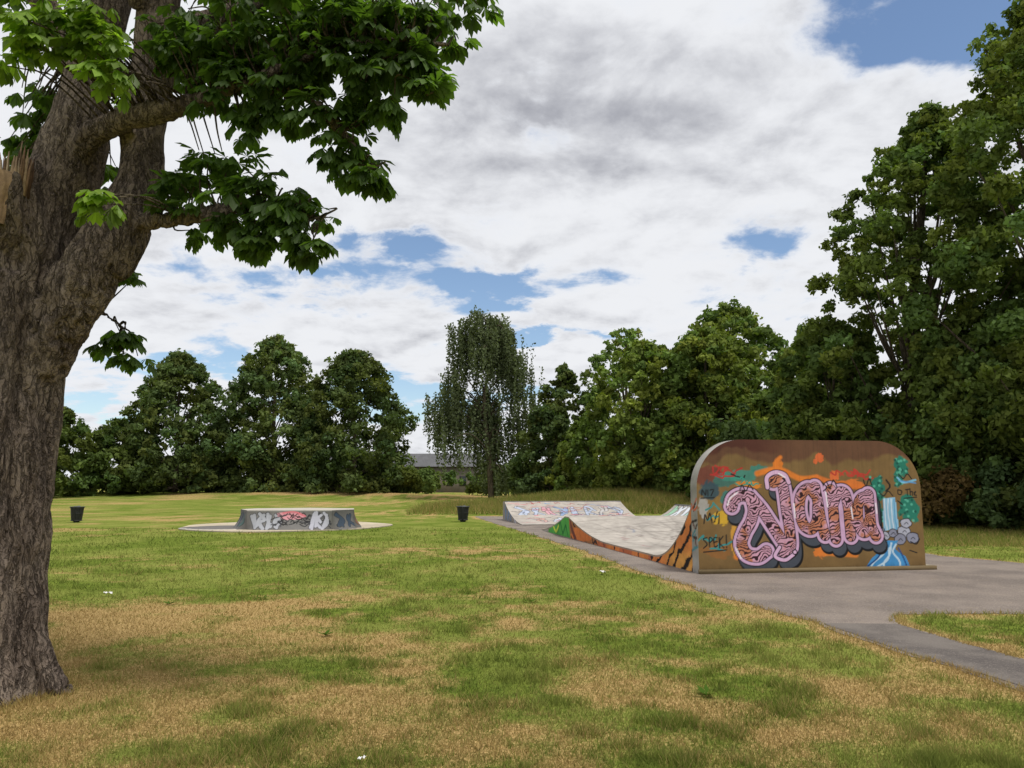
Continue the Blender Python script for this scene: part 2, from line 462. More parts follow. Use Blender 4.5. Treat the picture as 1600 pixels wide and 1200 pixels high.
# ------------------------------------------------------------------ skate park frame
ANG = math.radians(9.5)
E1 = np.array([math.cos(ANG), math.sin(ANG), 0]); E2 = np.array([-math.sin(ANG), math.cos(ANG), 0]); P0 = np.array([3.43, 14.5, 0])
def fr(L):
    L = np.asarray(L, float)
    return P0 + L[..., 0:1] * E1 + L[..., 1:2] * E2 + L[..., 2:3] * np.array([0, 0, 1.0])
def conc(X, Y, seed=0, a=S(176, 168, 152), b=S(150, 142, 128)):
    n = fbm(X * 1.2, Y * 1.2, o=4, seed=seed)[..., None]
    return a * n + b * (1 - n)

# --- graffiti wall
WW, HH, RR = 4.62, 2.47, 0.92
th = np.linspace(0, np.pi / 2, 70)
s_l = RR * (1 - np.cos(th)); s_m = np.linspace(RR, WW - RR, 280)[1:-1]; s_r = WW - s_l[::-1]
ss = np.concatenate([s_l, s_m, s_r])
Ht = np.concatenate([HH - RR + RR * np.sin(th), np.full(len(s_m), HH), (HH - RR + RR * np.sin(th))[::-1]])
NZ = 240
fz = np.linspace(0, 1, NZ)
SS = np.repeat(ss[:, None], NZ, 1); ZZ = Ht[:, None] * fz[None]
PX = 1090 + SS * (380 / WW); PY = 897 - ZZ * (209 / HH)
base = S(124, 98, 58) * np.ones(PX.shape + (3,))
nn = fbm(PX / 40, PY / 40, o=4, seed=2)[..., None]
base = base * (0.8 + 0.4 * nn)
cv = Canvas(PX, PY, base)
edge = 724 + (fbm(PX / 30, PY / 60, o=3, seed=4) - 0.5) * 34 - 8 * sstep(1240, 1330, PX) + 4 * sstep(1360, 1420, PX)
cv.blend(np.ones(PX.shape, bool), (sstep(4, -4, PY - edge).ravel()), S(102, 70, 48))
cv.blend(np.ones(PX.shape, bool), (sstep(4, -4, PY - edge + 16).ravel() * sstep(1265, 1180, PX).ravel()), S(84, 46, 34))
cv.blend(np.ones(PX.shape, bool), 0.55 * sstep(868, 885, PY + (nn[..., 0] - .5) * 30).ravel(), S(112, 88, 52))
for c, rx, ry, col, sd in [((1112, 748), 26, 16, S(112, 60, 48), 1), ((1135, 752), 18, 12, S(60, 110, 100), 2), ((1160, 746), 34, 9, S(66, 136, 120), 3), ((1195, 735), 14, 7, S(60, 130, 115), 33),
                       ((1110, 770), 16, 14, S(50, 80, 90), 4), ((1120, 800), 24, 18, S(140, 112, 60), 5), ((1128, 812), 14, 10, S(210, 168, 50), 6), ((1140, 780), 12, 10, S(60, 120, 110), 7),
                       ((1118, 862), 24, 12, S(140, 96, 50), 8), ((1100, 795), 8, 16, S(170, 168, 162), 14),
                       ((1225, 728), 8, 9, S(222, 124, 40), 9), ((1297, 716), 7, 7, S(216, 104, 54), 11), ((1289, 722), 4, 4, S(216, 104, 54), 31), ((1320, 745), 8, 9, S(222, 110, 56), 12),
                       ((1172, 760), 20, 7, S(222, 134, 44), 13), ((1345, 758), 24, 7, S(216, 118, 48), 15), ((1290, 864), 12, 11, S(222, 124, 48), 16),
                       ((1150, 845), 8, 22, S(212, 156, 64), 18), ((1385, 850), 12, 7, S(190, 126, 62), 19)]:
    cv.blob(c, rx, ry, col, 0.45, 0.12, sd, 0.92)
cv.stroke([(1190, 742), (1215, 736), (1235, 738), (1262, 750), (1290, 748)], 4.5, S(222, 126, 46), 2)
cv.stroke([(1290, 748), (1330, 760), (1370, 764)], 4, S(218, 118, 48), 2)
cv.stroke([(1225, 740), (1222, 724), (1230, 716)], 3, S(224, 126, 44), 2)
for (a, b) in [((1150, 872), (1200, 886)), ((1300, 868), (1350, 872))]:
    cv.stroke([a, b], 4, S(216, 126, 48), 2)
cv.scribble(1325, 1385, 733, 748, 6, [S(186, 60, 46)], 1.2, 5)
cv.scribble(1098, 1150, 732, 748, 4, [S(180, 50, 44)], 1.2, 6)
cv.scribble(1098, 1135, 785, 870, 5, [S(50, 140, 140)], 1.3, 7)
cv.scribble(1150, 1200, 745, 762, 4, [S(60, 150, 130), S(20, 20, 20)], 1.1, 8)
for i, (c, rx, ry) in enumerate([((1393, 765), 13, 20), ((1385, 795), 12, 17), ((1437, 730), 13, 15), ((1446, 800), 17, 22), ((1400, 810), 8, 10), ((1432, 750), 8, 12)]):
    cv.blob(c, rx, ry, S(34, 118, 98), 0.5, 0.1, 50 + i)
    rg = np.random.default_rng(i)
    for k in range(16):
        q = (c[0] + rg.uniform(-.9, .9) * rx, c[1] + rg.uniform(-.9, .9) * ry)
        cv.blob(q, 2.2, 2.2, S(86, 172, 146) if k % 2 else S(18, 82, 70), 0.1, 0.3, k)
cv.stroke([(1430, 748), (1440, 756), (1462, 752)], 1.6, S(120, 185, 215))
cv.stroke([(1432, 753), (1462, 757)], 1.0, S(90, 150, 200))
cv.poly([(1402, 782), (1424, 780), (1427, 832), (1400, 834)], S(140, 188, 214))
for q in (1405, 1411, 1417, 1422):
    cv.stroke([(q, 783), (q - 1, 805), (q + 1, 832)], 0.9, S(214, 226, 236) if q % 2 else S(80, 150, 200), 0.5)
for i, (c, rx, ry) in enumerate([((1392, 836), 9, 9), ((1436, 835), 10, 9), ((1450, 846), 10, 8), ((1402, 842), 8, 6), ((1428, 848), 10, 8), ((1392, 855), 9, 7), ((1416, 838), 7, 6), ((1440, 822), 9, 7)]):
    cv.blob(c, rx + 1.4, ry + 1.4, S(24, 24, 30), 0.15, 0.08, 80 + i)
    cv.blob(c, rx, ry, S(172, 174, 188) if i % 2 else S(138, 140, 158), 0.15, 0.08, 80 + i)
    cv.stroke([(c[0] - 3, c[1] + 2), (c[0] + 1, c[1] - 1), (c[0] + 4, c[1] + 2)], 0.6, S(40, 40, 50), .4)
cv.poly([(1396, 850), (1424, 850), (1418, 864), (1436, 876), (1444, 897), (1362, 897), (1376, 878), (1392, 866)], S(66, 140, 194))
for pts in ([(1400, 854), (1398, 870), (1380, 884), (1372, 895)], [(1412, 854), (1408, 872), (1398, 884), (1396, 896)], [(1420, 856), (1414, 868), (1424, 882), (1426, 896)], [(1408, 862), (1404, 880), (1384, 892)]):
    cv.stroke(pts, 1.5, S(190, 214, 228), 0.6)
for pts in ([(1395, 860), (1388, 876), (1366, 892)], [(1424, 862), (1432, 878), (1438, 895)]):
    cv.stroke(pts, 1.2, S(24, 70, 130), 0.6)
# NANA letters: fat outlined strokes
L = [
 [(1146, 794), (1150, 783), (1162, 777), (1177, 779)],
 [(1177, 779), (1181, 800), (1176, 818), (1166, 834), (1160, 852), (1168, 868), (1186, 872), (1200, 864)],
 [(1177, 779), (1194, 798), (1210, 822), (1228, 850)],
 [(1216, 756), (1228, 752), (1233, 768), (1236, 800), (1240, 832), (1240, 858), (1228, 866)],
 [(1286, 776), (1275, 766), (1262, 776), (1258, 800), (1264, 824), (1277, 830), (1287, 816), (1289, 794)],
 [(1286, 764), (1290, 790), (1293, 815), (1299, 840)],
 [(1313, 768), (1315, 795), (1316, 820), (1317, 846)],
 [(1315, 792), (1324, 774), (1336, 774), (1341, 795), (1342, 820), (1343, 842)],
 [(1377, 790), (1370, 780), (1360, 788), (1357, 812), (1362, 834), (1371, 834), (1376, 818)],
 [(1377, 776), (1378, 800), (1379, 825), (1386, 842)],
]
for o, r, c in [((6, 16), 14.4, S(14, 14, 18)), ((5, 14), 12.4, S(70, 76, 86)), ((0, 0), 15.4, S(14, 12, 16)), ((0, 0), 13.8, S(206, 168, 200))]:
    for p in L: cv.stroke([(a + o[0], b + o[1]) for a, b in p], r, c, 0.6)
for p in L: cv.stroke(p, 9.3, S(20, 12, 14), 0.5)
m = (PX > 1130) & (PX < 1405) & (PY > 730) & (PY < 890)
dd = np.full(m.sum(), 99.0)
for p in L: dd = np.minimum(dd, seg_dist(PX[m], PY[m], spline(p, 6)))
wob = fbm(PX[m] / 13, PY[m] / 13, o=2, seed=9) * 28
stripe = np.sin((PX[m] * 0.35 + PY[m] * 1.0 + wob) * 2 * np.pi / 6.0)
tint = sstep(.48, .64, fbm(PX[m] / 26, PY[m] / 26, seed=12) + (PX[m] - 1270) / 1500)[:, None]
lite = S(206, 156, 176) * (1 - tint) + S(190, 122, 92) * tint
a_ = sstep(0.15, 0.45, stripe)[:, None]
col = lite * (1 - a_) + S(48, 20, 28) * a_
a = sstep(8.6, 7.9, dd); s_ = cv.C[m]; cv.C[m] = s_ * (1 - a[:, None]) + col * a[:, None]
PK = S(214, 176, 206)
cv.stroke([(1206, 764), (1206, 748), (1220, 740), (1236, 744), (1242, 756)], 4.6, S(14, 12, 16)); cv.stroke([(1206, 764), (1206, 748), (1220, 740), (1236, 744), (1242, 756)], 3.2, PK)
cv.stroke([(1222, 858), (1214, 872), (1230, 878), (1244, 870)], 4.2, S(14, 12, 16)); cv.stroke([(1222, 858), (1214, 872), (1230, 878), (1244, 870)], 2.6, PK)
cv.blob((1247, 866), 4.5, 4.5, S(14, 12, 16), .05, .1, 1); cv.blob((1247, 866), 2.8, 2.8, PK, .05, .1, 1)
for p in ([(1139, 792), (1144, 781), (1156, 772)], [(1150, 858), (1158, 874)], [(1226, 742), (1236, 748)], [(1249, 790), (1250, 812)], [(1304, 772), (1306, 795)], [(1346, 796), (1348, 814)], [(1389, 790), (1390, 806)]):
    cv.stroke(p, 1.2, S(236, 226, 234), 0.6)
K = S(22, 20, 20)
tags = [
 [(1104, 842), (1098, 844), (1104, 852), (1098, 858)], [(1108, 856), (1108, 842), (1113, 845), (1108, 850)], [(1120, 842), (1115, 843), (1116, 856), (1121, 854)], [(1116, 849), (1120, 848)],
 [(1124, 842), (1124, 858)], [(1130, 840), (1124, 849), (1131, 858)], [(1135, 838), (1135, 852)], [(1135, 856), (1135, 858)], [(1098, 864), (1135, 861)],
 [(1100, 820), (1102, 806), (1106, 815), (1110, 804), (1113, 819)], [(1117, 818), (1122, 802)], [(1125, 805), (1124, 820)],
 [(1098, 776), (1099, 768), (1104, 776), (1105, 768)], [(1108, 768), (1108, 777)], [(1112, 768), (1117, 768), (1113, 777)], [(1096, 781), (1118, 780)],
 [(1160, 770), (1164, 760), (1170, 770), (1176, 760), (1182, 768)], [(1306, 755), (1312, 764), (1318, 752), (1324, 764)], [(1370, 752), (1374, 762), (1380, 750), (1384, 760)],
 [(1298, 756), (1306, 764), (1300, 770)],
 [(1443, 768), (1450, 767)], [(1446, 768), (1446, 777)], [(1451, 766), (1451, 777)], [(1451, 772), (1455, 771), (1455, 777)], [(1458, 773), (1461, 771), (1458, 776), (1462, 777)], [(1440, 782), (1462, 780)],
 [(1433, 742), (1440, 750), (1448, 742), (1455, 750)], [(1396, 772), (1404, 778), (1412, 770), (1420, 778)], [(1428, 786), (1436, 792)], [(1446, 852), (1456, 856), (1462, 848)], [(1444, 866), (1456, 870)],
 [(1430, 768), (1436, 770), (1434, 776), (1429, 774), (1430, 768)],
]
for t_ in tags: cv.stroke(t_, 0.95, K, 0.45, 4)
cv.stroke([(1410, 752), (1416, 762), (1409, 770)], 1.5, K)
st_ = fbm(PX / 2.2, PY / 60, o=3, seed=61)
cv.C *= (1 - 0.12 * sstep(0.5, 0.75, st_) * sstep(860, 700, PY))[..., None]
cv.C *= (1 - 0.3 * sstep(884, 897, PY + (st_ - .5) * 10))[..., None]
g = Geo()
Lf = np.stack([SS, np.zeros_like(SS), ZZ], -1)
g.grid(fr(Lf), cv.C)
TH = 0.30
bk = conc(SS * 3, ZZ * 3, 5)
Lb = Lf.copy(); Lb[..., 1] = TH
g.grid(fr(Lb[::-1]), bk[::-1])
zz = np.linspace(0, HH - RR, 60)[:-1]
out = np.concatenate([np.stack([0 * zz, zz], 1), np.stack([ss, Ht], 1), np.stack([0 * zz + WW, zz[::-1]], 1)])
tt = np.linspace(0, TH, 8)
Lr = np.stack([np.repeat(out[:, 0:1], 8, 1), np.repeat(tt[None], len(out), 0), np.repeat(out[:, 1:2], 8, 1)], -1)
rc = Canvas(Lr[..., 2] + 0, Lr[..., 1] + 0, conc(Lr[..., 2] * 4, Lr[..., 1] * 4 + Lr[..., 0], 6, S(176, 172, 164), S(128, 124, 120)))
rgx = np.random.default_rng(4)
for i in range(16):
    z0 = rgx.uniform(0.02, 1.3)
    rc.stroke([(z0, rgx.uniform(0, .3)), (z0 + rgx.uniform(-.15, .15), rgx.uniform(0, .3))], 0.022, [S(200, 90, 50), K, S(90, 40, 34), S(70, 130, 140)][i % 4], 0.008)
g.grid(fr(Lr)[:, ::-1], rc.C[:, ::-1])
g.box(fr, (-0.02, -0.10, 0.0), (WW + 0.16, -0.003, 0.08), S(112, 96, 68))
g.box(fr, (WW + 0.003, 0.0, 0.0), (WW + 0.16, 0.5, 0.08), S(150, 140, 120))
ramp_parent = empty('skate_ramp')
g.obj('graffiti_wall', M_PAINT, parent=ramp_parent)

# --- ramp deck with transition + hump
def hdeck(t):
    t = np.asarray(t, float)
    z = np.full(t.shape, 0.14)
    z = np.where(t < 2.4, 0.14 + 1.08 * (np.clip(2.4 - t, 0, 9) / 2.1) ** 2.0, z)
    z = np.where((t >= 6.0) & (t < 10.1), 0.14 + 0.50 * (np.clip(t - 6.0, 0, 9) / 4.1) ** 1.7, z)
    z = np.where((t >= 10.1) & (t < 10.6), 0.64, z)
    z = np.where(t >= 10.6, 0.05 + 0.59 * (np.clip(14.2 - t, 0, 9) / 3.6) ** 1.5, z)
    return z
T = np.arange(TH + 0.002, 14.2, 0.03); sv = np.linspace(0, WW, 90)
TT, SV = np.meshgrid(T, sv, indexing='ij')
c = Canvas(TT, SV, conc(TT, SV, 8, S(184, 176, 166), S(154, 147, 139)))
for q in (2.4, 4.2, 6.0, 8.0, 10.1, 10.6, 12.4):
    c.stroke([(q, 0), (q, WW)], 0.015, S(96, 90, 82), 0.015)
c.glyphs(10.9, 13.5, 0.6, 3.6, 3, [S(200, 150, 160), S(150, 170, 190)], 0.12, 3)
c.scribble(3, 9, 0.4, 4.2, 18, [S(150, 120, 118), S(120, 126, 140), S(120, 110, 104)], 0.025, 9)
for i in range(30):
    c.stroke([(rgx.uniform(2, 10), rgx.uniform(0, WW)), (rgx.uniform(2, 10), rgx.uniform(0, WW)), (rgx.uniform(2, 10), rgx.uniform(0, WW))], 0.03, S(104, 98, 92), 0.05, op=0.32)
g = Geo()
g.grid(fr(np.stack([SV, TT, hdeck(TT)], -1))[:, ::-1], c.C[:, ::-1])
zf = np.linspace(0, 1, 40)
for side in (0, 1):
    TZ = np.repeat(T[:, None], 40, 1); Z = hdeck(T)[:, None] * zf[None]
    c = Canvas(TZ, Z, conc(TZ, Z, 9, S(180, 120, 70), S(150, 96, 60)))
    if side == 0:
        m = np.ones(TZ.shape, bool)
        c.blend(m, sstep(7.2, 6.9, TZ).ravel(), S(214, 128, 66))
        c.blend(m, (sstep(2.0, 1.2, TZ) * sstep(0.5, 0.2, Z)).ravel() * .7, S(226, 170, 84))
        wv = np.sin((TZ * 2.2 + Z * 2.6 + 1.1 * fbm(TZ * 3, Z * 3, seed=5)) * 6.283)
        c.blend(m, (sstep(.5, .65, wv) * (TZ < 2.6)).ravel(), S(26, 20, 20))
        wv2 = np.sin((TZ * 1.1 - Z * 1.2 + 0.9 * fbm(TZ * 4, Z * 4, seed=6)) * 6.283)
        c.blend(m, (sstep(.82, .9, wv2) * (TZ >= 2.6) * (TZ < 9.8)).ravel(), S(60, 34, 30))
        c.blend(m, (sstep(.0, .2, np.sin(TZ * 3 + 1)) * (TZ > 2.6) * (TZ < 6.8)).ravel() * .6, S(176, 92, 70))
        c.blob((8.6, 0.2), 1.2, 0.2, S(210, 120, 60), 0.4, .1, 3)
        c.poly([(9.9, 0), (10.1, 0.66), (11.6, 0.7), (13.0, 0.3), (13.1, 0)], S(80, 164, 70))
        c.stroke([(10.2, 0.05), (10.5, 0.35), (10.9, 0.1), (11.3, 0.45), (11.6, 0.1)], 0.05, S(40, 120, 50), 0.02)
        c.stroke([(11.5, 0.3), (11.9, 0.1), (12.3, 0.25)], 0.05, S(200, 220, 80), 0.02)
        c.stroke([(9.2, 0.0), (9.7, 0.3), (9.9, 0.6)], 0.09, S(120, 64, 50), 0.02)
        c.blend(m, sstep(13.0, 13.2, TZ).ravel(), S(170, 166, 156))
        c.blend(m, (sstep(-0.045, -0.03, Z - hdeck(TZ)) * 0.9).ravel(), S(150, 140, 126))
    P = fr(np.stack([np.full(TZ.shape, side * WW), TZ, Z], -1))
    g.grid(P if side == 0 else P[:, ::-1], c.C if side == 0 else c.C[:, ::-1])
ob = g.obj('ramp_deck', M_CONC, parent=ramp_parent)

# --- generic quarter pipe
def quarter(name, fr2, width, run, hgt, plat, seed, paint):
    T = np.linspace(0, run, 150)
    hz = lambda t: 0.03 + (hgt - 0.03) * (np.clip(t, 0, run) / run) ** 2.1
    sv = np.linspace(0, width, 260)
    TT, SV = np.meshgrid(T, sv, indexing='ij')
    c = Canvas(SV, TT, conc(SV, TT, seed, S(182, 174, 164), S(152, 144, 136)))
    paint(c, width, run)
    g = Geo()
    g.grid(fr2(np.stack([SV, TT, hz(TT)], -1))[:, ::-1], c.C[:, ::-1])
    zf = np.linspace(0, 1, 40)
    T2 = np.concatenate([T, [run + plat]])
    for side in (0, 1):
        TZ = np.repeat(T2[:, None], 40, 1); Z = hz(T2)[:, None] * zf[None]
        c = Canvas(TZ, Z, conc(TZ, Z, seed + 1, S(168, 160, 150), S(130, 124, 118)))
        c.glyphs(run * 0.35, run, 0.1, hgt * .8, 4, [S(190, 190, 200), S(120, 140, 170), S(200, 140, 120)], 0.06, seed)
        P = fr2(np.stack([np.full(TZ.shape, side * width), TZ, Z], -1))
        g.grid(P if side == 0 else P[:, ::-1], c.C if side == 0 else c.C[:, ::-1])
    g.box(fr2, (0.002, run, 0.0), (width - 0.002, run + plat, hgt - 0.002), S(150, 144, 134))
    g.tube(fr2(np.array([[0, run, hgt], [width / 2, run, hgt], [width, run, hgt]])), np.full(3, 0.03), 8, S(120, 118, 116))
    return g.obj(name, M_CONC)
def p_far(c, w, run):
    c.glyphs(0.3, w - 0.3, run * .60, run * .84, 8, [S(166, 174, 190), S(196, 150, 158), S(140, 160, 190), S(180, 176, 174)], 0.06, 21)
    c.glyphs(0.9, w - 0.9, run * .28, run * .48, 6, [S(196, 160, 150), S(180, 186, 196)], 0.055, 22)
    c.scribble(0.3, w - .3, run * .2, run * .98, 110, [S(60, 70, 110), S(150, 60, 60), S(60, 60, 64), S(190, 110, 120), S(120, 140, 170)], 0.02, 23)
def fr_far(L):
    L = np.array(L, float); L[..., 0] -= 0.05; L[..., 1] += 17.8; return fr(L)
quarter('quarter_pipe_ramp', fr_far, 5.65, 4.8, 0.86, 0.5, 31, p_far)
def fr_bank(L):
    L = np.array(L, float); q = np.stack([6.3 + L[..., 1], 21.4 - L[..., 0], L[..., 2]], -1); return fr(q)
def p_bank(c, w, run):
    c.glyphs(0.2, w - 0.2, run * .3, run * .85, 4, [S(160, 200, 190), S(210, 214, 220), S(150, 190, 160)], 0.09, 41)
quarter('bank_ramp', fr_bank, 3.4, 1.6, 0.72, 0.5, 51, p_bank)

# --- round concrete pad with low graffiti block
thd = np.linspace(0, 2 * np.pi, 120, endpoint=False)
rad = DISC_R * (1 + 0.03 * np.sin(3 * thd + 1) + 0.02 * np.sin(7 * thd))
g = Geo()
rr = np.linspace(0.02, 1, 40)
A, R_ = np.meshgrid(np.append(thd, thd[0]), rr, indexing='ij')
radA = np.append(rad, rad[0])[:, None] * R_
PXd = DISC_C[0] + np.cos(A) * radA; PYd = DISC_C[1] + np.sin(A) * radA
cc = Canvas(PXd, PYd, conc(PXd, PYd, 61, S(196, 182, 158), S(170, 158, 136)))
cc.blob((-11.2, 29.8), 1.4, 1.5, S(104, 100, 96), 0.15, 0.1, 5)  # dark patch painted on the flat pad as the shade of a hollow
cc.stroke([(-12.4, 29.2), (-11.4, 28.5), (-9.9, 28.5)], 0.09, S(206, 200, 190), 0.02)
for k in range(6):
    a_ = k * math.pi / 3 + .3
    cc.stroke([(DISC_C[0], DISC_C[1]), (DISC_C[0] + 4.2 * math.cos(a_), DISC_C[1] + 4.2 * math.sin(a_))], 0.02, S(120, 112, 100), 0.02)
Z = np.full(PXd.shape, 0.035)
g.grid(np.stack([PXd, PYd, Z], -1)[:, :], cc.C)
lo = np.stack([PXd[:, -1], PYd[:, -1], Z[:, -1]], -1); lo2 = lo.copy(); lo2[:, 2] = -0.02
g.grid(np.stack([lo2, lo], 1)[::-1], S(160, 150, 132))
g.obj('concrete_pad', M_CONC, smooth=False)
out = np.array([(-9.6, 28.40), (-6.55, 28.5), (-5.95, 29.5), (-6.25, 31.0), (-8.2, 31.8), (-10.1, 31.0), (-10.35, 29.9)])
g = Geo()
HB = 0.72
for i in range(len(out)):
    a_, b_ = out[i], out[(i + 1) % len(out)]
    Ls = np.hypot(*(b_ - a_)); nu = max(12, int(Ls / 0.02)); u = np.linspace(0, 1, nu); zf = np.linspace(0, 1, 40)
    U, Zf = np.meshgrid(u, zf, indexing='ij')
    nx, ny = (b_ - a_)[1] / Ls, -(b_ - a_)[0] / Ls
    fl_ = 0.30 * (1 - Zf) ** 2 * np.minimum(1, 8 * np.minimum(U, 1 - U))
    Pg = np.stack([a_[0] + (b_ - a_)[0] * U + nx * fl_, a_[1] + (b_ - a_)[1] * U + ny * fl_, 0.03 + (HB - .03) * Zf], -1)
    c = Canvas(U * Ls, Zf * HB, conc(U * Ls, Zf, 71 + i, S(134, 132, 128), S(90, 88, 86)))
    if i == 0:
        c.glyphs(0.15, 1.25, 0.1, 0.55, 4, [S(180, 180, 184), S(156, 158, 164)], 0.055, 5)
        c.blob((1.6, .52), .5, .14, S(214, 150, 158), .3, .1, 7)
        c.scribble(1.1, 3.0, 0.12, 0.6, 34, [S(24, 24, 26), S(60, 60, 64)], 0.016, 12)
        c.glyphs(2.25, 2.95, 0.08, 0.6, 3, [S(170, 170, 180), S(200, 160, 90)], 0.045, 14)
        c.stroke([(1.3, .62), (1.7, .66), (2.1, .5)], 0.03, S(216, 120, 130), 0.01)
        c.stroke([(0, .70), (Ls, .70)], 0.012, S(190, 186, 178), 0.005)
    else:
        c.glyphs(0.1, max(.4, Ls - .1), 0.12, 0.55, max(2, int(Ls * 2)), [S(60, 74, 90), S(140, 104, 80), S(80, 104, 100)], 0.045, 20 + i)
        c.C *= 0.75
    g.grid(Pg, c.C)
ctr = out.mean(0)
k = len(out)
for i in range(k):
    a_, b_ = out[i], out[(i + 1) % k]
    g.add([[a_[0], a_[1], HB], [b_[0], b_[1], HB], [ctr[0], ctr[1], HB]], [[0, 1, 2]], S(180, 172, 160))
g.obj('concrete_skate_block', M_PAINT)

# ------------------------------------------------------------------ litter bins
def litter_bin(x, y, rot):
    g = Geo()
    BK = S(34, 36, 36)
    ns = 22
    for i in range(ns):
        a0 = 2 * np.pi * i / ns + rot; a1 = a0 + 2 * np.pi / ns * 0.72
        for (ra, rb, za, zb) in [(0.21, 0.27, 0.08, 0.66)]:
            o = lambda r, a, z: [x + r * math.cos(a), y + r * math.sin(a), z]
            v = [o(ra, a0, za), o(ra, a1, za), o(rb, a1, zb), o(rb, a0, zb), o(ra - .02, a0, za), o(ra - .02, a1, za), o(rb - .02, a1, zb), o(rb - .02, a0, zb)]
            g.add(v, [[0, 1, 2, 3], [5, 4, 7, 6], [1, 5, 6, 2], [4, 0, 3, 7]], BK)
    for z, r, t in [(0.09, 0.22, 0.02), (0.67, 0.285, 0.025), (0.4, 0.25, 0.012)]:
        aa = np.linspace(0, 2 * np.pi, 25)
        g.tube(np.stack([x + r * np.cos(aa), y + r * np.sin(aa), np.full(25, z)], 1), np.full(25, t), 6, BK, cap=False)
    g.tube(np.array([[x, y, 0.06], [x, y, 0.3], [x, y, 0.62]]), np.array([0.17, 0.2, 0.235]), 18, S(22, 24, 24))
    g.tube(np.array([[x, y, -0.02], [x, y, 0.03], [x, y, 0.09]]), np.array([0.12, 0.12, 0.15]), 12, BK)
    g.tube(np.array([[x, y, 0.60], [x + .03, y, 0.69], [x + .02, y, 0.72]]), np.array([0.2, 0.17, 0.06]), 9, S(60, 64, 60))
    return g.obj('litter_bin', M_METAL)
litter_bin(-19.2, 34.6, 0.2)
litter_bin(-2.2, 35.2, 0.5)

# ------------------------------------------------------------------ distant building
g = Geo()
I = lambda L: np.asarray(L, float)
g.box(I, (-34, 131, 0), (-6, 141, 4.9), S(120, 112, 104))
v = [[-34.4, 130.4, 4.8], [-5.6, 130.4, 4.8], [-5.6, 136, 7.2], [-34.4, 136, 7.2], [-34.4, 141.6, 4.8], [-5.6, 141.6, 4.8]]
g.add(v, [[0, 1, 2, 3], [3, 2, 5, 4]], S(92, 92, 94)); g.add([v[0], v[3], v[4]], [[0, 1, 2]], S(110, 104, 98)); g.add([v[1], v[5], v[2]], [[0, 1, 2]], S(110, 104, 98))
for xx in np.arange(-33, -6, 2.2):
    g.box(I, (xx, 130.93, 1.6), (xx + 1.1, 130.99, 3.2), S(50, 54, 60))
g.obj('warehouse', M_CONC)

# ------------------------------------------------------------------ foliage engine
def leaf_quads(P, Nrm, size, asp=0.6):
    n = len(P)
    Nrm = Nrm / (np.linalg.norm(Nrm, axis=1)[:, None] + 1e-9)
    r = RNG.normal(size=(n, 3))
    A = np.cross(Nrm, r); A /= np.linalg.norm(A, axis=1)[:, None] + 1e-9
    B = np.cross(Nrm, A)
    s = size[:, None] if np.ndim(size) else size
    V = np.stack([P - A * s, P - B * s * asp + A * s * .1, P + A * s, P + B * s * asp + A * s * .1], 1)
    return V.reshape(-1, 3), np.arange(4 * n).reshape(-1, 4)

def unit(n):
    d = RNG.normal(size=(n, 3)); return d / np.linalg.norm(d, axis=1)[:, None]

def lobes_leaves(C, LR, n, center, ls, col, flat=0.75, colvar=0.26, sub=7):
    k = len(C)
    o = C - center; o = o / (np.linalg.norm(o, axis=1)[:, None] + 1e-6)
    K2 = k * sub
    i1 = np.repeat(np.arange(k), sub)
    d1 = unit(K2) + 0.6 * o[i1] + np.array([0, 0, 0.2]); d1 /= np.linalg.norm(d1, axis=1)[:, None]
    C2 = C[i1] + d1 * (LR[i1] * RNG.uniform(0.40, 1.15, K2))[:, None] * np.array([1, 1, flat])
    R2 = LR[i1] * RNG.uniform(0.28, 0.60, K2)
    w = R2 ** 2; idx = RNG.choice(K2, n, p=w / w.sum())
    d = unit(n) + 0.35 * d1[idx] + np.array([0, 0, 0.15]); d /= np.linalg.norm(d, axis=1)[:, None]
    rr = RNG.uniform(0.1, 1.0, n) ** 0.5 * np.where(RNG.uniform(0, 1, n) < 0.2, 1.45, 1.0)
    P = C2[idx] + d * (R2[idx] * rr)[:, None] * np.array([1, 1, 0.85])
    Nn = d + RNG.normal(size=(n, 3)) * 0.6
    b1 = RNG.uniform(1 - colvar, 1 + colvar, k); b2 = RNG.uniform(0.8, 1.28, K2)
    br = b1[i1[idx]] * b2[idx] * RNG.uniform(0.78, 1.25, n)
    hue = RNG.uniform(-0.08, 0.22, k)[i1[idx]]
    cc = np.asarray(col)[None] * br[:, None] * np.stack([1 + hue, np.ones(n), 1 - hue], 1)
    return P, Nn, np.full(n, ls) * RNG.uniform(0.55, 1.35, n), cc

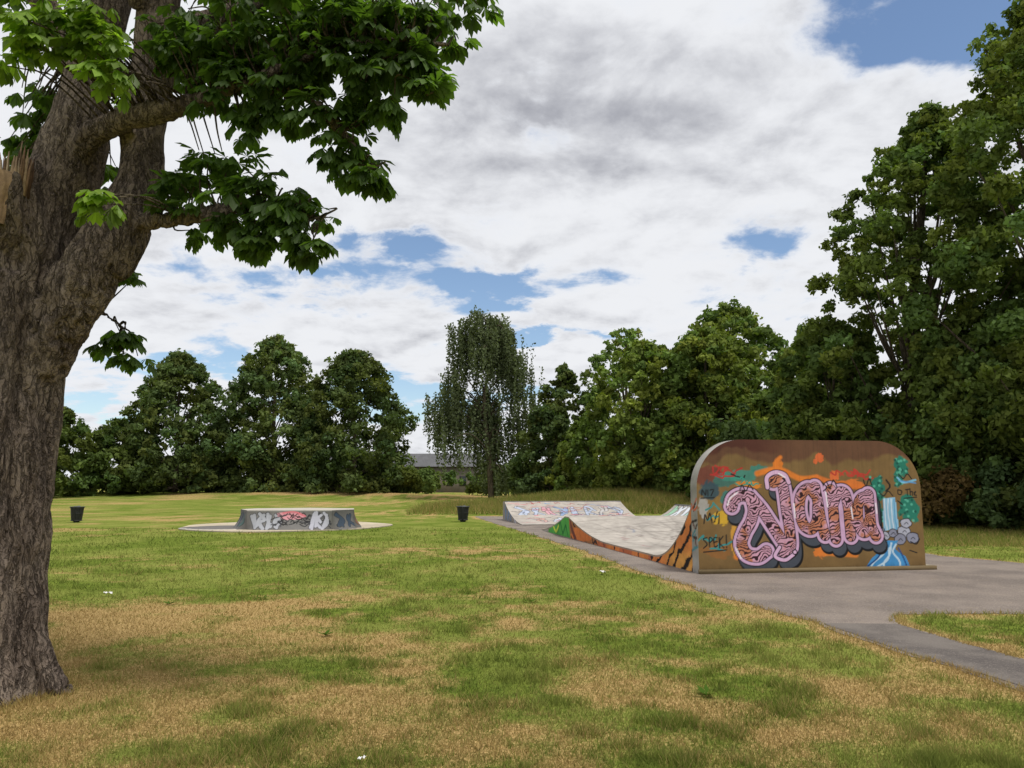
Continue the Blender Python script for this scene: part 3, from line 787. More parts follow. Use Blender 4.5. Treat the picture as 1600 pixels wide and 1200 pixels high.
PROF = {
 'oval': lambda f: np.clip(np.sin(np.pi * np.clip(f * 0.92 + 0.06, 0, 1) ** 0.8), 0, 1) ** 0.55,
 'dome': lambda f: np.clip(1.0 - f ** 2.4, 0, 1) ** 0.5 * np.clip(f * 5, 0.75, 1),
 'lime': lambda f: np.clip(1.0 - f ** 2.2, 0, 1) ** 0.60 * np.clip(0.80 + f * 1.1, 0.80, 1),
 'tall': lambda f: np.clip(1.0 - f ** 3.0, 0, 1) ** 0.8 * np.clip(0.8 + f * .6, 0.8, 1),
}
def tree(name, x, y, h, r, seed, n, ls, col, base=0.08, prof='oval', nl=70, lk=(0.2, 0.34), lean=(0, 0), trunk=True, ry=None, sub=7, qmin=0.12):
    global RNG
    RNG = np.random.default_rng(seed)
    z0 = float(gheight(np.array(x), np.array(y)))
    ry = ry or r
    f = (np.arange(nl) + RNG.uniform(0, 1, nl)) / nl
    f[-4:] = [0.93, 0.97, 0.9, 0.86]
    a = np.arange(nl) * 2.39996 + RNG.uniform(-.5, .5, nl)
    LR = r * RNG.uniform(lk[0], lk[1], nl) * (1.1 - 0.35 * f)
    env = PROF[prof](f)
    q = np.sqrt(RNG.uniform(qmin, 1, nl)) * env
    q = np.maximum(0, q - LR / r * 0.75) * RNG.uniform(0.92, 1.12, nl)
    C = np.stack([x + lean[0] * f + np.cos(a) * q * r, y + lean[1] * f + np.sin(a) * q * ry, z0 + h * (base + (0.97 - base) * f) - LR * 0.5], 1)
    cen = np.array([x, y, z0 + h * 0.4])
    P, Nn, sz, cc = lobes_leaves(C, LR, n, cen, ls, col, sub=sub)
    keep = P[:, 2] > z0 + 0.15
    P, Nn, sz, cc = P[keep], Nn[keep], sz[keep], cc[keep]
    V, F = leaf_quads(P, Nn, sz)
    par = empty(name)
    mesh_obj('crown', V, F, M_LEAF, np.repeat(cc, 4, 0), parent=par)
    if trunk:
        g = Geo()
        tr = h * 0.016
        pts = spline([[x, y, z0 - 0.2], [x + .1, y, z0 + h * .25], [x + lean[0] * .4 - .1, y + .1, z0 + h * .5], [x + lean[0] * .9, y, z0 + h * .9]], 6)
        g.tube(pts, np.linspace(tr * 1.25, tr * .15, len(pts)), 9, S(80, 70, 60))
        for i in range(0, nl, 5):
            b0 = pts[int(np.clip((C[i, 2] - z0) / h * 0.7, 0.1, .85) * (len(pts) - 1))]
            mid = (b0 + C[i]) / 2 + np.array([0, 0, -0.03 * h])
            bp_ = spline([b0, mid, C[i]], 4)
            g.tube(bp_, np.linspace(tr * .3, tr * .05, len(bp_)), 5, S(80, 70, 60), cap=False)
        g.obj('trunk', M_BARK2, smooth=True, parent=par)
    return par

def hedge(name, pts, h, w, n, ls, col, seed, hvar=0.35, per=1.3):
    global RNG
    RNG = np.random.default_rng(seed)
    p = spline(pts, 10) if len(pts) > 2 else np.linspace(pts[0], pts[1], 12)
    L = np.concatenate([[0], np.cumsum(np.hypot(*(np.diff(p[:, :2], axis=0).T)))])
    k = int(L[-1] / (w * 0.45) * per) + 3
    u = RNG.uniform(0, L[-1], k)
    cx = np.interp(u, L, p[:, 0]) + RNG.uniform(-.5, .5, k) * w; cy = np.interp(u, L, p[:, 1]) + RNG.uniform(-.5, .5, k) * w
    hh = h * (1 + hvar * (fbm(u / (w * 1.2), 0 * u, seed=seed) - 0.5) * 2)
    LR = RNG.uniform(0.3, 0.5, k) * min(w, h)
    cz = gheight(cx, cy) + RNG.uniform(0.1, 1, k) * np.maximum(hh - LR, .1)
    C = np.stack([cx, cy, cz], 1)
    P, Nn, sz, cc = lobes_leaves(C, LR, n, np.array([cx.mean(), cy.mean() + 30, -10]), ls, col, 0.85)
    ok = P[:, 2] > gheight(P[:, 0], P[:, 1]) + 0.02
    P, Nn, sz, cc = P[ok], Nn[ok], sz[ok], cc[ok]
    V, F = leaf_quads(P, Nn, sz)
    return mesh_obj(name, V, F, M_LEAF, np.repeat(cc, 4, 0))

DG = np.array([0.078, 0.112, 0.042]); MG = np.array([0.112, 0.162, 0.048]); LG = np.array([0.155, 0.215, 0.056])
tree('lime_tree', -39.8, 92, 17.2, 7.1, 101, 36000, 0.24, DG * 1.05, 0.03, 'lime', 200, (.14, .23), qmin=.35)
tree('lime_tree', -29.3, 95, 20.0, 7.7, 102, 42000, 0.24, DG * 1.15, 0.03, 'lime', 230, (.14, .23), qmin=.35)
tree('lime_tree', -18.8, 92, 17.6, 7.8, 103, 38000, 0.24, DG * 0.95, 0.03, 'lime', 210, (.14, .23), qmin=.35)
tree('field_maple_tree', -51, 86, 10.5, 5.4, 104, 16000, 0.24, MG * 0.8, 0.04, 'dome', 80, (.16, .28))
tree('field_maple_tree', -45.5, 90, 9.0, 5.2, 105, 14000, 0.24, MG * 0.7, 0.04, 'dome', 80, (.16, .28))
tree('field_maple_tree', -60, 88, 10.5, 6.0, 106, 12000, 0.26, MG * 0.7, 0.05, 'dome', 60)
hedge('hedge', [(-75, 92), (-45, 96), (-25, 98), (-13, 98)], 5.5, 4.0, 36000, 0.26, DG * 0.75, 110)
hedge('hedge', [(-16, 94), (-8, 92), (4, 88)], 4.4, 3.4, 18000, 0.2, MG * 0.85, 111)
# weeping birch
def birch():
    global RNG
    RNG = np.random.default_rng(120)
    x, y, h = -2.7, 80, 19.0
    z0 = float(gheight(np.array(x), np.array(y)))
    par = empty('silver_birch_tree')
    g = Geo()
    tp = spline([[x + .6, y, z0 - .2], [x + .3, y, z0 + 5], [x - .2, y, z0 + 10], [x + .5, y, z0 + 15], [x + .4, y, z0 + 18.0]], 6)
    g.tube(tp, np.linspace(.34, .04, len(tp)), 9)
    Ps = []; Cs = []
    heads = []
    # arching limbs: (offset, height of the arch)
    fixed = [(-3.4, 18.0), (-3.0, 16.6), (2.8, 17.6), (1.2, 18.8), (-4.6, 11.6), (-5.6, 10.6), (-5.3, 9.4), (4.4, 13.2), (5.2, 11.0), (-4.8, 8.6), (5.0, 8.6), (-1.0, 19.2), (2.8, 15.4), (0.4, 19.0), (-2.4, 18.6), (5.0, 6.8), (3.9, 14.6), (-4.0, 13.0)]
    for i in range(68):
        f = RNG.uniform(0.15, 0.97)
        b0 = tp[int(f * (len(tp) - 1))]
        a = RNG.uniform(0, 2 * np.pi); L = RNG.uniform(1.2, 5.4) * (1.15 - 0.5 * f)
        tip = b0 + np.array([math.cos(a) * L, math.sin(a) * L, RNG.uniform(0.3, 2.0)])
        fx = i < len(fixed)
        if fx:
            tip = np.array([x + fixed[i][0], y + RNG.uniform(-1.5, 1.5), z0 + fixed[i][1]])
            b0 = tp[int(np.clip((fixed[i][1] - 3) / 18.5, .1, .95) * (len(tp) - 1))]
        bp_ = spline([b0, (b0 + tip) / 2 + [0, 0, 1.0], tip], 5)
        g.tube(bp_, np.linspace(.1, .02, len(bp_)), 5, cap=False)
        heads.append((bp_, fx))
    for bp_, fx in heads:
        for j in range(30 if fx else 15):
            s0 = bp_[RNG.integers(2 if not fx else 6, len(bp_))] + RNG.normal(size=3) * (np.array([.42, .6, .35]) if fx else np.array([.6, .6, .4]))
            Ln = RNG.uniform(1.4, 6.2) if fx else RNG.uniform(0.8, 4.6); m_ = int(Ln * 12)
            t = np.linspace(0, 1, m_)
            dr_ = RNG.normal(size=2) * 0.25
            P = s0 + np.stack([dr_[0] * t, dr_[1] * t, -Ln * t ** 1.1], 1) + RNG.normal(size=(m_, 3)) * 0.11
            Ps.append(P); b = RNG.uniform(.65, 1.4); Cs.append(np.tile(np.array([0.100, 0.122, 0.062]) * b, (m_, 1)))
    P = np.vstack(Ps); C = np.vstack(Cs)
    ok = P[:, 2] > z0 + .2; P = P[ok]; C = C[ok]
    Nn = RNG.normal(size=P.shape); Nn[:, 2] *= .4
    V, F = leaf_quads(P, Nn, RNG.uniform(.10, .18, len(P)))
    mesh_obj('crown', V, F, M_LEAF, np.repeat(C, 4, 0), parent=par)
    g.obj('trunk', M_BARK2, smooth=True, parent=par)
birch()
# middle right
tree('alder_tree', 5.2, 76, 14.0, 3.9, 130, 18000, 0.2, DG * 1.0, 0.05, 'tall', 80, (.14, .26))
tree('alder_tree', 3.2, 66, 8.8, 3.8, 131, 16000, 0.19, DG * 0.85, 0.02, 'dome', 90, (.15, .26))
tree('ash_tree', 10.8, 72, 17.0, 5.0, 132, 12000, 0.18, MG * 1.3, 0.3, 'oval', 100, (.09, .18))
tree('ash_tree', 16.4, 57, 15.2, 6.4, 133, 44000, 0.18, MG * 1.05, 0.03, 'dome', 220, (.11, .20), qmin=.3)
tree('sycamore_tree', 9.2, 54, 11.2, 5.0, 134, 36000, 0.17, LG * 0.9, 0.02, 'dome', 190, (.11, .21), qmin=.3)
tree('sycamore_tree', 13.2, 52, 11.6, 5.2, 135, 36000, 0.17, LG * 0.8, 0.02, 'dome', 190, (.11, .21), qmin=.3)
tree('hawthorn_tree', 6.0, 60, 6.8, 3.4, 136, 16000, 0.17, LG * 0.75, 0.0, 'dome', 70, (.15, .28))
tree('hawthorn_tree', 18.6, 47, 10.4, 5.0, 137, 36000, 0.16, MG * 0.85, 0.02, 'dome', 190, (.11, .21), qmin=.3)
tree('hawthorn_tree', 14.6, 44, 6.8, 3.4, 138, 22000, 0.15, LG * 0.8, 0.0, 'dome', 80, (.15, .28))
hedge('hedge', [(1, 72), (8, 64), (16, 58), (26, 50)], 4.5, 4.0, 26000, 0.2, DG, 139)
hedge('hedge', [(5, 56.5), (11, 50), (16, 44)], 1.8, 2.6, 20000, 0.14, MG * 0.85, 140)
# right big trees
tree('ash_tree', 17.5, 34, 19.6, 5.9, 150, 90000, 0.12, MG * 0.95, 0.04, 'tall', 340, (.07, .16), lean=(1.9, 0))
tree('ash_tree', 21.4, 28.5, 23.0, 6.4, 151, 95000, 0.12, MG * 1.0, 0.04, 'tall', 360, (.07, .16))
tree('ash_tree', 28.5, 30, 22, 6.5, 152, 26000, 0.22, MG * 0.9, 0.08, 'oval', 100, (.15, .26))
tree('elder_tree', 15.2, 36, 9.6, 3.9, 153, 32000, 0.13, MG * 0.9, 0.0, 'dome', 150, (.12, .22), qmin=.3)
tree('elder_tree', 19.3, 31, 9.0, 4.8, 154, 42000, 0.13, MG * 0.8, 0.0, 'dome', 170, (.12, .22), qmin=.3)
tree('elder_tree', 18.0, 24.0, 4.8, 2.1, 155, 22000, 0.10, LG * 0.95, 0.0, 'dome', 80, (.14, .28))
hedge('bramble_hedge', [(13, 33), (15.5, 29.5), (17, 26.5), (21, 24)], 2.3, 1.8, 22000, 0.085, np.array([0.14, 0.10, 0.042]), 156)
hedge('bramble_hedge', [(12.5, 34), (15.8, 30), (17.4, 27), (21, 24.6)], 2.6, 2.0, 24000, 0.10, DG, 166)
hedge('hedge', [(12, 40), (17, 36), (24, 33), (32, 28)], 5.5, 3.5, 30000, 0.15, DG * 0.9, 157)
hedge('distant_trees', [(-160, 60), (-110, 100), (-70, 112), (-45, 116)], 9, 8, 14000, 0.5, DG, 158)
hedge('distant_trees', [(10, 100), (40, 85), (60, 55), (60, 20)], 13, 9, 20000, 0.5, DG, 159)
hedge('distant_trees', [(-45, 150), (-5, 158), (30, 150)], 5, 6, 8000, 0.5, DG, 160)

# ------------------------------------------------------------------ horse chestnut (foreground)
RNG = np.random.default_rng(200)
chest = empty('horse_chestnut_tree')
g = Geo()
BR = {
 'trunk': ([(-4.22, 6.25, -0.25), (-4.21, 6.22, 0.0), (-4.20, 6.2, 0.35), (-4.19, 6.2, 1.4), (-4.17, 6.2, 2.3), (-4.14, 6.2, 2.9), (-4.05, 6.2, 3.3)], [.68, .60, .50, .455, .46, .45, .40]),
 'A': ([(-4.06, 6.2, 2.9), (-3.98, 6.2, 3.3), (-3.86, 6.2, 3.87), (-3.68, 6.2, 4.48), (-3.64, 6.25, 5.05), (-3.55, 6.3, 5.77), (-3.4, 6.4, 7.2), (-3.2, 6.6, 9.0)], [.40, .36, .31, .24, .18, .17, .14, .05]),
 'B': ([(-3.96, 6.2, 2.35), (-3.72, 6.15, 2.85), (-3.46, 6.1, 3.21), (-3.22, 6.1, 3.62), (-3.10, 6.15, 4.08), (-3.12, 6.2, 4.6), (-3.06, 6.2, 5.17), (-3.00, 6.1, 5.77), (-2.8, 6, 7.3), (-2.3, 5.8, 8.8)], [.20, .24, .24, .22, .19, .17, .165, .17, .13, .05]),
 'C': ([(-3.66, 6.15, 4.30), (-3.40, 6.0, 4.45), (-3.05, 5.88, 4.52), (-2.55, 5.7, 4.55), (-2.03, 5.5, 4.61), (-1.52, 5.4, 4.76), (-.94, 5.3, 4.85), (-.47, 5.3, 4.8)], [.13, .11, .095, .07, .045, .03, .02, .01]),
 'D': ([(-3.12, 6.1, 3.75), (-2.91, 6.0, 3.72), (-2.39, 5.8, 3.69), (-1.95, 5.7, 3.72), (-1.45, 5.6, 3.60)], [.11, .075, .045, .028, .012]),
 'E': ([(-3.05, 6.1, 5.5), (-2.6, 5.9, 5.35), (-2.0, 5.7, 5.4), (-1.2, 5.5, 5.45), (-.5, 5.4, 5.3)], [.12, .09, .06, .035, .012]),
 'F': ([(-1.9, 5.5, 4.65), (-1.5, 5.45, 4.45), (-1.22, 5.4, 4.15), (-1.03, 5.4, 3.90)], [.035, .025, .018, .01]),
 'G': ([(-1.1, 5.35, 4.85), (-.8, 5.3, 4.65), (-.62, 5.3, 4.42)], [.03, .02, .01]),
 'H': ([(-3.66, 6.3, 5.0), (-3.9, 6.2, 5.5), (-4.4, 6.0, 6.3), (-5.2, 5.8, 7.2)], [.14, .12, .09, .04]),
 'I': ([(-3.5, 6.4, 6.0), (-3.3, 7.2, 6.6), (-3.0, 8.2, 7.2)], [.1, .07, .03]),
 'J': ([(-3.1, 6.0, 5.6), (-3.0, 5.0, 6.0), (-2.8, 4.0, 6.5)], [.1, .07, .03]),
 'K': ([(-3.75, 6.5, 3.1), (-3.7, 6.8, 3.15), (-3.6, 7.0, 3.05)], [.05, .03, .012]),
}
branch_pts = []
for k_, (p, r) in BR.items():
    q = spline(p, 8); rr = np.interp(np.linspace(0, 1, len(q)), np.linspace(0, 1, len(r)), r)
    g.tube(q, rr, 24 if rr[0] > .2 else 12)
    if k_ != 'trunk': branch_pts.append(q)
branch_pts = np.vstack(branch_pts)
for a in (0.1, 1.3, 2.6, 3.7, 4.5, 5.4):
    d = np.array([math.cos(a), math.sin(a), 0])
    b0 = np.array([-4.21, 6.22, 0])
    q = spline([b0 + d * .30 + [0, 0, .75], b0 + d * .45 + [0, 0, .24], b0 + d * .62 + [0, 0, 0.0], b0 + d * .80 + [0, 0, -.16]], 5)
    g.tube(q, np.linspace(.15, .09, len(q)), 10)
# stub of the lost limb (bark collar) and burl
q = spline([(-3.90, 6.1, 3.45), (-3.92, 5.90, 3.72), (-3.93, 5.80, 3.90), (-3.94, 5.76, 4.00)], 5)
g.tube(q, np.linspace(.25, .17, len(q)), 14)
q = spline([(-4.15, 5.95, 3.55), (-4.1, 5.80, 3.72), (-4.08, 5.80, 3.86)], 4); g.tube(q, np.full(len(q), .13), 12)
ob = g.obj('trunk_and_limbs', M_BARK, parent=None)
md = ob.modifiers.new('r', 'REMESH'); md.mode = 'VOXEL'; md.voxel_size = 0.018
dg = bpy.context.evaluated_depsgraph_get()
me2 = bpy.data.meshes.new_from_object(ob.evaluated_get(dg))
ob.modifiers.clear(); ob.data = me2; ob.name = 'trunk_and_limbs'; ob.parent = chest
me2.materials.clear(); me2.materials.append(M_BARK)
nv = len(me2.vertices); co = np.empty(nv * 3, np.float32); me2.vertices.foreach_get('co', co); co = co.reshape(-1, 3)
no = np.empty(nv * 3, np.float32); me2.vertices.foreach_get('normal', no); no = no.reshape(-1, 3)
wz = sstep(5.2, 2.6, co[:, 2])
ang = np.arctan2(co[:, 1] - 6.2, co[:, 0] + 4.19)
tw = co[:, 2] * 0.12 + 0.5 * fbm(co[:, 0] * 1.5, co[:, 1] * 1.5, co[:, 2] * .6, o=2, seed=3)
fl1 = np.abs(np.sin((ang + tw) * 4.5)) ** 0.6
rid = np.abs(fbm(co[:, 0] * 9, co[:, 1] * 9, co[:, 2] * 1.1, o=3, seed=8) - 0.5) * 2
rid2 = fbm(co[:, 0] * 22, co[:, 1] * 22, co[:, 2] * 6, o=3, seed=18)
big = fbm(co[:, 0] * 3, co[:, 1] * 3, co[:, 2] * 1.6, o=2, seed=28)
disp = wz * (0.055 * (fl1 - 0.7) - 0.05 * (1 - sstep(0.0, 0.22, rid))) + 0.030 * (rid2 - 0.5) * np.where(wz > .05, 1.0, 0.6) + 0.10 * (big - .5) * np.where(wz > .05, 1.0, 0.3)
co = co + no * disp[:, None]
me2.vertices.foreach_set('co', co.astype(np.float32).ravel())
me2.polygons.foreach_set('use_smooth', np.ones(len(me2.polygons), bool)); me2.update()

# torn splintered heartwood standing out of the stub: many tapered shards of uneven height
g = Geo(); rg = np.random.default_rng(31)
c0 = np.array([-3.94, 5.77, 3.86])
for i in range(130):
    a = rg.uniform(0, 2 * math.pi); rr_ = 0.155 * math.sqrt(rg.uniform(0.25, 1))
    bx_, by_ = c0[0] + math.cos(a) * rr_, c0[1] + math.sin(a) * rr_
    hh_ = 0.10 + 0.26 * float(fbm(np.array([math.cos(a) * 1.6 + 4]), np.array([math.sin(a) * 1.6]), o=3, seed=5)[0]) * (0.5 + 0.9 * rg.random()) + 0.10 * max(0, math.cos(a - 0.2)) 
    w_ = rg.uniform(.008, .02)
    lean_ = np.array([math.cos(a) * .03, math.sin(a) * .03, 0]) + rg.normal(size=3) * .008
    top = np.array([bx_, by_, c0[2] + hh_]) + lean_
    base_ = np.array([bx_, by_, c0[2] - .03])
    cw = [S(188, 162, 132), S(150, 122, 96), S(204, 182, 152), S(112, 88, 70)][i % 4] * rg.uniform(.7, 1.1)
    g.tube(np.array([base_, (base_ + top) / 2 + rg.normal(size=3) * .004, top]), np.array([w_ * 1.3, w_, w_ * .15]), 5, cw)
# exposed wound running down the front of the collar, with the dark shade of a hollow painted in
U, W_ = np.meshgrid(np.linspace(0, 1, 26), np.linspace(-1, 1, 14), indexing='ij')
wd = 0.075 * (1 - .55 * U) * (1 + .25 * np.sin(U * 9))
q = np.stack([-3.90 + wd * W_ + 0.02 * np.sin(U * 5), 5.585 + 0.05 * U + 0.06 * W_ ** 2 + .012 * fbm(W_ * 6, U * 3, seed=2), 3.98 - 0.40 * U], -1)
cw = S(172, 144, 116) * (0.5 + 0.9 * fbm(W_ * 7, U * 2.0, o=4, seed=4))[..., None]
hole = sstep(1.0, .6, np.hypot((W_ + .1) / .5, (U - .62) / .2))[..., None]
g.grid(q, cw * (1 - hole) + S(24, 18, 15) * hole)
g.obj('broken_limb_wood', M_WOOD, smooth=False, parent=chest)

# leaves
LV = []; LF = []; LC = []; off = 0
tpl = np.array([(0, 0, 0), (.38, -.10, .03), (.72, -.195, .02), (1.0, 0, -.10), (.72, .195, .02), (.38, .10, .03), (.6, 0, -.03)])
tf = np.array([(0, 1, 2, 6), (6, 2, 3, 4), (0, 6, 4, 5)])
tw_geo = Geo()
def add_leaf(p, outd, L, droop, col):
    global off
    up = np.array([0, 0, 1.0]) + RNG.normal(size=3) * 0.25
    side = np.cross(up, outd); side /= np.linalg.norm(side) + 1e-9
    for a, l in zip((-1.9, -1.2, -.58, 0, .58, 1.2, 1.9), (.55, .78, .95, 1.0, .95, .78, .55)):
        d = outd * math.cos(a) + side * math.sin(a)
        d = d + np.array([0, 0, -droop * RNG.uniform(.7, 1.3)]); d /= np.linalg.norm(d)
        b = np.cross(up, d); b /= np.linalg.norm(b) + 1e-9
        nn_ = np.cross(d, b)
        ll = L * l * RNG.uniform(.88, 1.1)
        LV.append(p + (tpl[:, 0:1] * d + tpl[:, 1:2] * b + tpl[:, 2:3] * nn_) * ll)
        LF.append(tf + off); off += 7
        LC.append(np.tile(col * RNG.uniform(.8, 1.2), (7, 1)))
def whorl(tip, dirv, nleaf, L, col):
    dirv = dirv / (np.linalg.norm(dirv) + 1e-9)
    for i in range(nleaf):
        a = RNG.uniform(0, 2 * np.pi)
        od = np.array([math.cos(a), math.sin(a), RNG.uniform(-.35, .25)]) + dirv * 0.7; od /= np.linalg.norm(od)
        pet = RNG.uniform(.05, .14)
        p = tip + od * pet
        add_leaf(p, od, L * RNG.uniform(.7, 1.15), RNG.uniform(.35, 1.5), col * RNG.uniform(.7, 1.35))
CG = np.array([0.078, 0.136, 0.030])
CL = [
 ((-2.55, 5.7, 5.10), .40, 20, 1.0), ((-2.05, 5.6, 5.08), .42, 28, .9), ((-1.55, 5.5, 5.05), .42, 32, .85), ((-1.05, 5.4, 5.02), .40, 30, .85), ((-.66, 5.35, 5.02), .30, 20, .85),
 ((-2.18, 5.6, 4.72), .24, 13, .95), ((-1.85, 5.5, 4.66), .26, 15, .9), ((-1.48, 5.45, 4.72), .28, 16, .85), ((-1.05, 5.35, 4.68), .27, 16, .85), ((-.72, 5.3, 4.66), .18, 9, .85), ((-1.3, 5.4, 4.85), .3, 12, .85), ((-2.3, 5.5, 4.9), .26, 10, .9),
 ((-1.28, 5.4, 4.32), .20, 10, .85), ((-1.22, 5.4, 4.08), .16, 9, .85), ((-1.04, 5.4, 3.90), .12, 6, .85), ((-.65, 5.3, 4.45), .12, 7, .85), ((-.92, 5.35, 4.38), .12, 5, .85),
 ((-1.78, 5.5, 4.45), .14, 6, .9), ((-2.05, 5.55, 4.36), .12, 4, 1.0),
 ((-2.66, 5.9, 3.98), .20, 8, 1.0), ((-2.28, 5.75, 4.02), .20, 7, 1.1), ((-2.45, 5.8, 4.2), .16, 4, 1.1),
 ((-1.95, 5.65, 3.84), .22, 13, 1.0), ((-1.58, 5.6, 3.72), .22, 13, 1.0), ((-2.10, 5.7, 3.60), .17, 10, .9), ((-1.50, 5.55, 3.46), .13, 8, .9), ((-1.80, 5.6, 3.54), .17, 11, .9), ((-2.55, 5.9, 3.70), .16, 5, .9),
 ((-3.55, 6.9, 2.95), .16, 7, 1.0), ((-3.42, 6.9, 2.78), .12, 4, 1.0), ((-3.50, 6.7, 3.45), .12, 4, .9),
 ((-2.84, 5.2, 3.62), .11, 3, 1.7), ((-2.82, 5.1, 4.50), .16, 6, 1.6), ((-3.0, 5.2, 4.78), .25, 9, 1.6), ((-3.35, 5.1, 4.75), .35, 14, 1.6), ((-3.15, 5.2, 4.95), .3, 10, 1.5),
 ((-4.1, 6.9, 4.6), .40, 20, .8), ((-4.6, 7.2, 4.9), .5, 20, .8), ((-4.2, 6.8, 5.2), .5, 22, .9), ((-3.6, 7.0, 5.6), .5, 20, .9), ((-4.5, 7.3, 4.2), .35, 14, .8),
 ((-2.6, 6.6, 5.5), .5, 20, .9), ((-1.8, 6.3, 5.5), .5, 20, .9), ((-1.0, 6.0, 5.5), .5, 20, .9), ((-.35, 5.8, 5.5), .3, 7, .9),
 ((-2.5, 6.0, 6.3), .8, 24, 1.0), ((-1.3, 5.8, 6.2), .7, 20, 1.0), ((-3.5, 5.2, 6.4), .8, 22, 1.0), ((-4.7, 6, 6.6), .9, 24, 1.0), ((-3.4, 7.4, 6.9), 1.0, 26, 1.0), ((-2.6, 5.2, 7.4), 1.1, 24, 1.0),
 ((-3.8, 6.2, 8.2), 1.3, 34, 1.0), ((-2.2, 6.4, 8.6), 1.3, 34, 1.0), ((-3.0, 6.6, 9.6), 1.0, 26, 1.0), ((-5.2, 6.5, 7.8), 1.0, 24, 1.0),
]
for c, r, nw, br in CL:
    c = np.array(c)
    for i in range(nw):
        d = RNG.normal(size=3); d /= np.linalg.norm(d)
        tip = c + d * r * RNG.uniform(.2, 1.0) * np.array([1.15, 1.0, .85])
        j = np.argmin(((branch_pts - tip) ** 2).sum(1))
        b0 = branch_pts[j]
        mid = (b0 + tip) / 2 + np.array([0, 0, .10 * np.linalg.norm(tip - b0)]) + RNG.normal(size=3) * .04
        q = spline([b0, mid, tip], 4)
        tw_geo.tube(q, np.linspace(.010, .004, len(q)), 5, cap=False)
        whorl(tip, tip - mid, RNG.integers(4, 7), RNG.uniform(.12, .165) * (1.25 if c[2] > 6 else 1), CG * br * (np.array([1.25, 1.1, .8]) if br > 1.4 else 1))  # brightest clusters: light coming through the leaves is put into their colour
mesh_obj('leaves', np.vstack(LV), np.vstack(LF), M_CHEST, np.vstack(LC), parent=chest)
tw_geo.obj('twigs', M_BARK2, smooth=True, parent=chest)

# ------------------------------------------------------------------ small litter and weeds
def litter(x, y, s, rot):
    g = Geo(); rg = np.random.default_rng(int(abs(x) * 100))
    U, W_ = np.meshgrid(np.linspace(-1, 1, 7), np.linspace(-1, 1, 5), indexing='ij')
    X = U * s * math.cos(rot) - W_ * s * .5 * math.sin(rot); Y = U * s * math.sin(rot) + W_ * s * .5 * math.cos(rot)
    g.grid(np.stack([x + X, y + Y, 0.035 + rg.uniform(0, s * .6, U.shape)], -1), S(226, 224, 220))
    return g.obj('litter', M_CONC)
litter(-5.9, 11.6, .06, .3); litter(1.65, 14.4, .07, 1.0); litter(-0.87, 4.72, .025, .8)
g = Geo()
for (wx, wy) in [(-4.65, 10.8), (-3.55, 11.3), (0.25, 11.0), (-2.0, 8.6), (1.5, 6.2)]:
    for i in range(9):
        a = RNG.uniform(0, 6.28); L_ = RNG.uniform(.07, .14)
        d = np.array([math.cos(a), math.sin(a), .35]); s_ = np.array([-math.sin(a), math.cos(a), 0]) * .02
        p = np.array([wx, wy, 0.01])
        g.add([p, p + d * L_ * .6 - s_, p + d * L_, p + d * L_ * .6 + s_], [[0, 1, 2, 3]], S(70, 96, 36))
g.obj('dandelion_plants', M_LEAF)

# ------------------------------------------------------------------ world: sky with clouds
SUN = Vector((0.38, -0.30, 1.0)).normalized()
w = bpy.data.worlds.new('World'); scene.world = w; w.use_nodes = True
nt = w.node_tree; nt.nodes.clear(); h = N(nt)
sky = h.n('ShaderNodeTexSky', sky_type='NISHITA'); sky.sun_disc = False
sky.sun_elevation = math.asin(SUN.z); sky.sun_rotation = math.atan2(SUN.x, SUN.y)
sky.dust_density = 0.4; sky.ozone_density = 2.0
tc = h.n('ShaderNodeTexCoord'); dirv = tc.outputs['Generated']
sp = h.n('ShaderNodeSeparateXYZ'); h.l(dirv, sp.inputs[0]); X, Y, Z = sp.outputs
zc = h.math('ADD', h.math('MAXIMUM', Z, 0.0), 0.22)
cb = h.n('ShaderNodeCombineXYZ'); h.l(h.math('DIVIDE', X, zc), cb.inputs[0]); h.l(h.math('DIVIDE', Y, zc), cb.inputs[1]); cb.inputs[2].default_value = 3.7
uv = cb.outputs[0]
uv2 = h.mapping(uv, (1, 1, 1), (0.02, 0.07, 0.0))
n_big = h.noise(uv, 1.1, 4, 0.5, 0.3)
n_a = h.noise(uv, 4.2, 9, 0.58, 0.2); n_b = h.noise(uv2, 4.2, 9, 0.58, 0.2)
n_br = h.noise(uv, 1.6, 4, 0.5, 0.4)
Yc = h.math('MAXIMUM', Y, 0.05)
A_ = h.math('DIVIDE', X, Yc); E_ = h.math('DIVIDE', Z, Yc)
wobn = h.n('ShaderNodeTexNoise'); h.l(uv, wobn.inputs['Vector']); wobn.inputs['Scale'].default_value = 4.5; wobn.inputs['Detail'].default_value = 8; wobn.inputs['Roughness'].default_value = 0.6
sw = h.n('ShaderNodeSeparateColor'); h.l(wobn.outputs['Color'], sw.inputs[0])
Aw = h.math('ADD', A_, h.math('MULTIPLY', h.math('SUBTRACT', sw.outputs[0], 0.5), 0.22))
Ew = h.math('ADD', E_, h.math('MULTIPLY', h.math('SUBTRACT', sw.outputs[1], 0.5), 0.10))
def spot(a0, e0, wa, we, A=None, E=None):
    A = A or A_; E = E or E_
    da = h.math('MULTIPLY', h.math('SUBTRACT', A, a0), 1 / wa); de_ = h.math('MULTIPLY', h.math('SUBTRACT', E, e0), 1 / we)
    s = h.math('ADD', h.math('MULTIPLY', da, da), h.math('MULTIPLY', de_, de_))
    return h.math('POWER', 2.718, h.math('MULTIPLY', s, -1.0))
holes = None
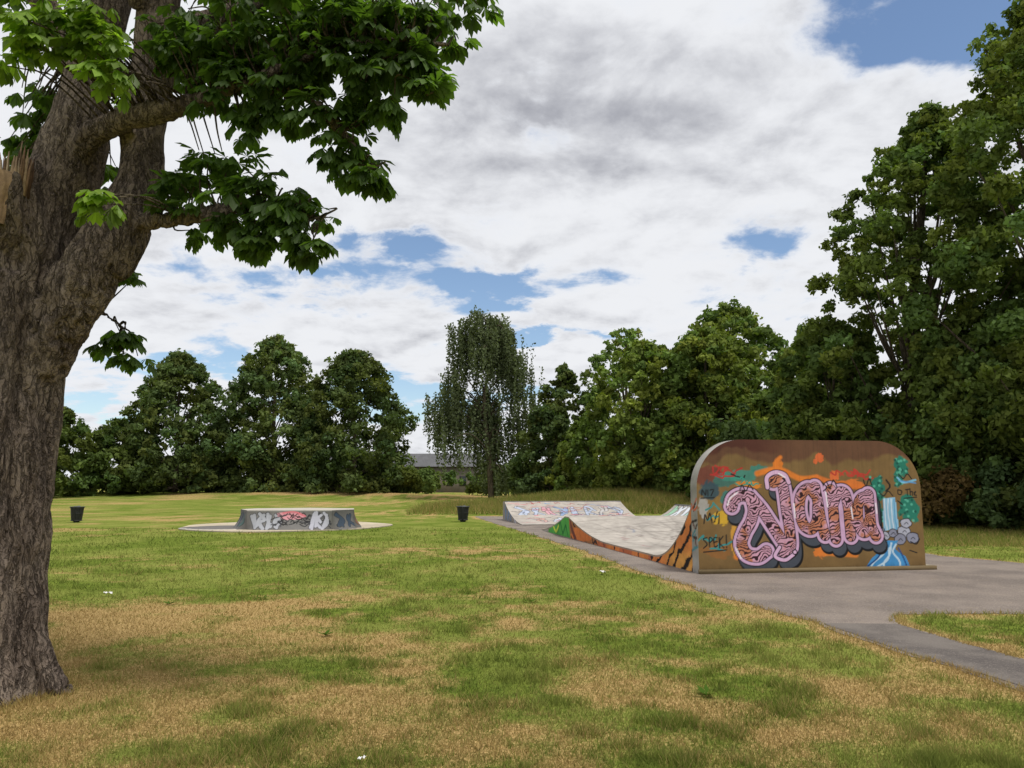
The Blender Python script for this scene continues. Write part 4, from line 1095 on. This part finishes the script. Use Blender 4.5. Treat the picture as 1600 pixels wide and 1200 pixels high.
for sp_ in [(-.265, .275, .080, .032), (-.02, .265, .10, .026), (-.15, .327, .10, .020), (.325, .325, .10, .045), (.62, .67, .20, .10), (.80, .62, .2, .12), (-.14, .11, .16, .03), (-.42, .15, .10, .02), (.02, .20, .10, .012), (-.55, .10, .1, .02)]:
    q = spot(*sp_, A=Aw, E=Ew); holes = q if holes is None else h.math('ADD', holes, q)
dens = h.math('ADD', h.math('MULTIPLY', h.math('SUBTRACT', n_a, 0.5), 2.0), h.math('MULTIPLY', h.math('SUBTRACT', n_big, 0.5), 0.5))
dens = h.math('ADD', dens, 0.48)
dens = h.math('SUBTRACT', dens, h.math('MULTIPLY', holes, 0.64))
cover = h.ramp(dens, -0.08, 0.24)
dark = h.math('ADD', spot(.10, .50, .28, .11), h.math('MULTIPLY', spot(.42, .62, .25, .10), .25))
dark = h.math('ADD', dark, h.math('MULTIPLY', spot(-.38, .23, .22, .03), .4))
dark = h.math('ADD', dark, h.math('MULTIPLY', spot(-.1, .62, .3, .1), .35))
dk = h.math('ADD', h.math('MULTIPLY', dark, 0.55), h.math('MULTIPLY', h.math('SUBTRACT', n_br, 0.5), 0.9))
rel = h.math('MULTIPLY', h.math('SUBTRACT', n_b, n_a), 1.8)
dk = h.math('SUBTRACT', dk, rel)
dk = h.ramp(dk, -0.10, 1.05)
ccol = h.mix(dk, (0.92, 0.935, 0.97, 1), (0.36, 0.37, 0.42, 1))
thin = h.ramp(dens, 0.05, 0.4)
ccol = h.mix(thin, (0.88, 0.91, 0.97, 1), ccol)
b1 = h.n('ShaderNodeBackground'); h.l(sky.outputs[0], b1.inputs[0]); b1.inputs[1].default_value = 0.14
b2 = h.n('ShaderNodeBackground'); h.l(ccol, b2.inputs[0]); b2.inputs[1].default_value = 0.93
mx = h.n('ShaderNodeMixShader'); h.l(cover, mx.inputs[0]); h.l(b1.outputs[0], mx.inputs[1]); h.l(b2.outputs[0], mx.inputs[2])
o = h.n('ShaderNodeOutputWorld'); h.l(mx.outputs[0], o.inputs[0])

sl = bpy.data.lights.new('sun', 'SUN'); sl.energy = 2.9; sl.angle = math.radians(14); sl.color = (1.0, 0.96, 0.89)
so = bpy.data.objects.new('sun', sl); COL.objects.link(so); so.rotation_euler = SUN.to_track_quat('Z', 'Y').to_euler(); so.location = (10, -10, 40)

# ------------------------------------------------------------------ camera
cam = bpy.data.cameras.new('camera'); co_ = bpy.data.objects.new('camera', cam); COL.objects.link(co_)
co_.location = (0, 0, 1.6); co_.rotation_euler = (math.radians(97.5), 0, 0)
cam.sensor_width = 36; cam.lens = 27.2; cam.clip_end = 2000; cam.clip_start = 0.05
scene.camera = co_
scene.view_settings.view_transform = 'Standard'; scene.view_settings.look = 'None'; scene.view_settings.exposure = 0
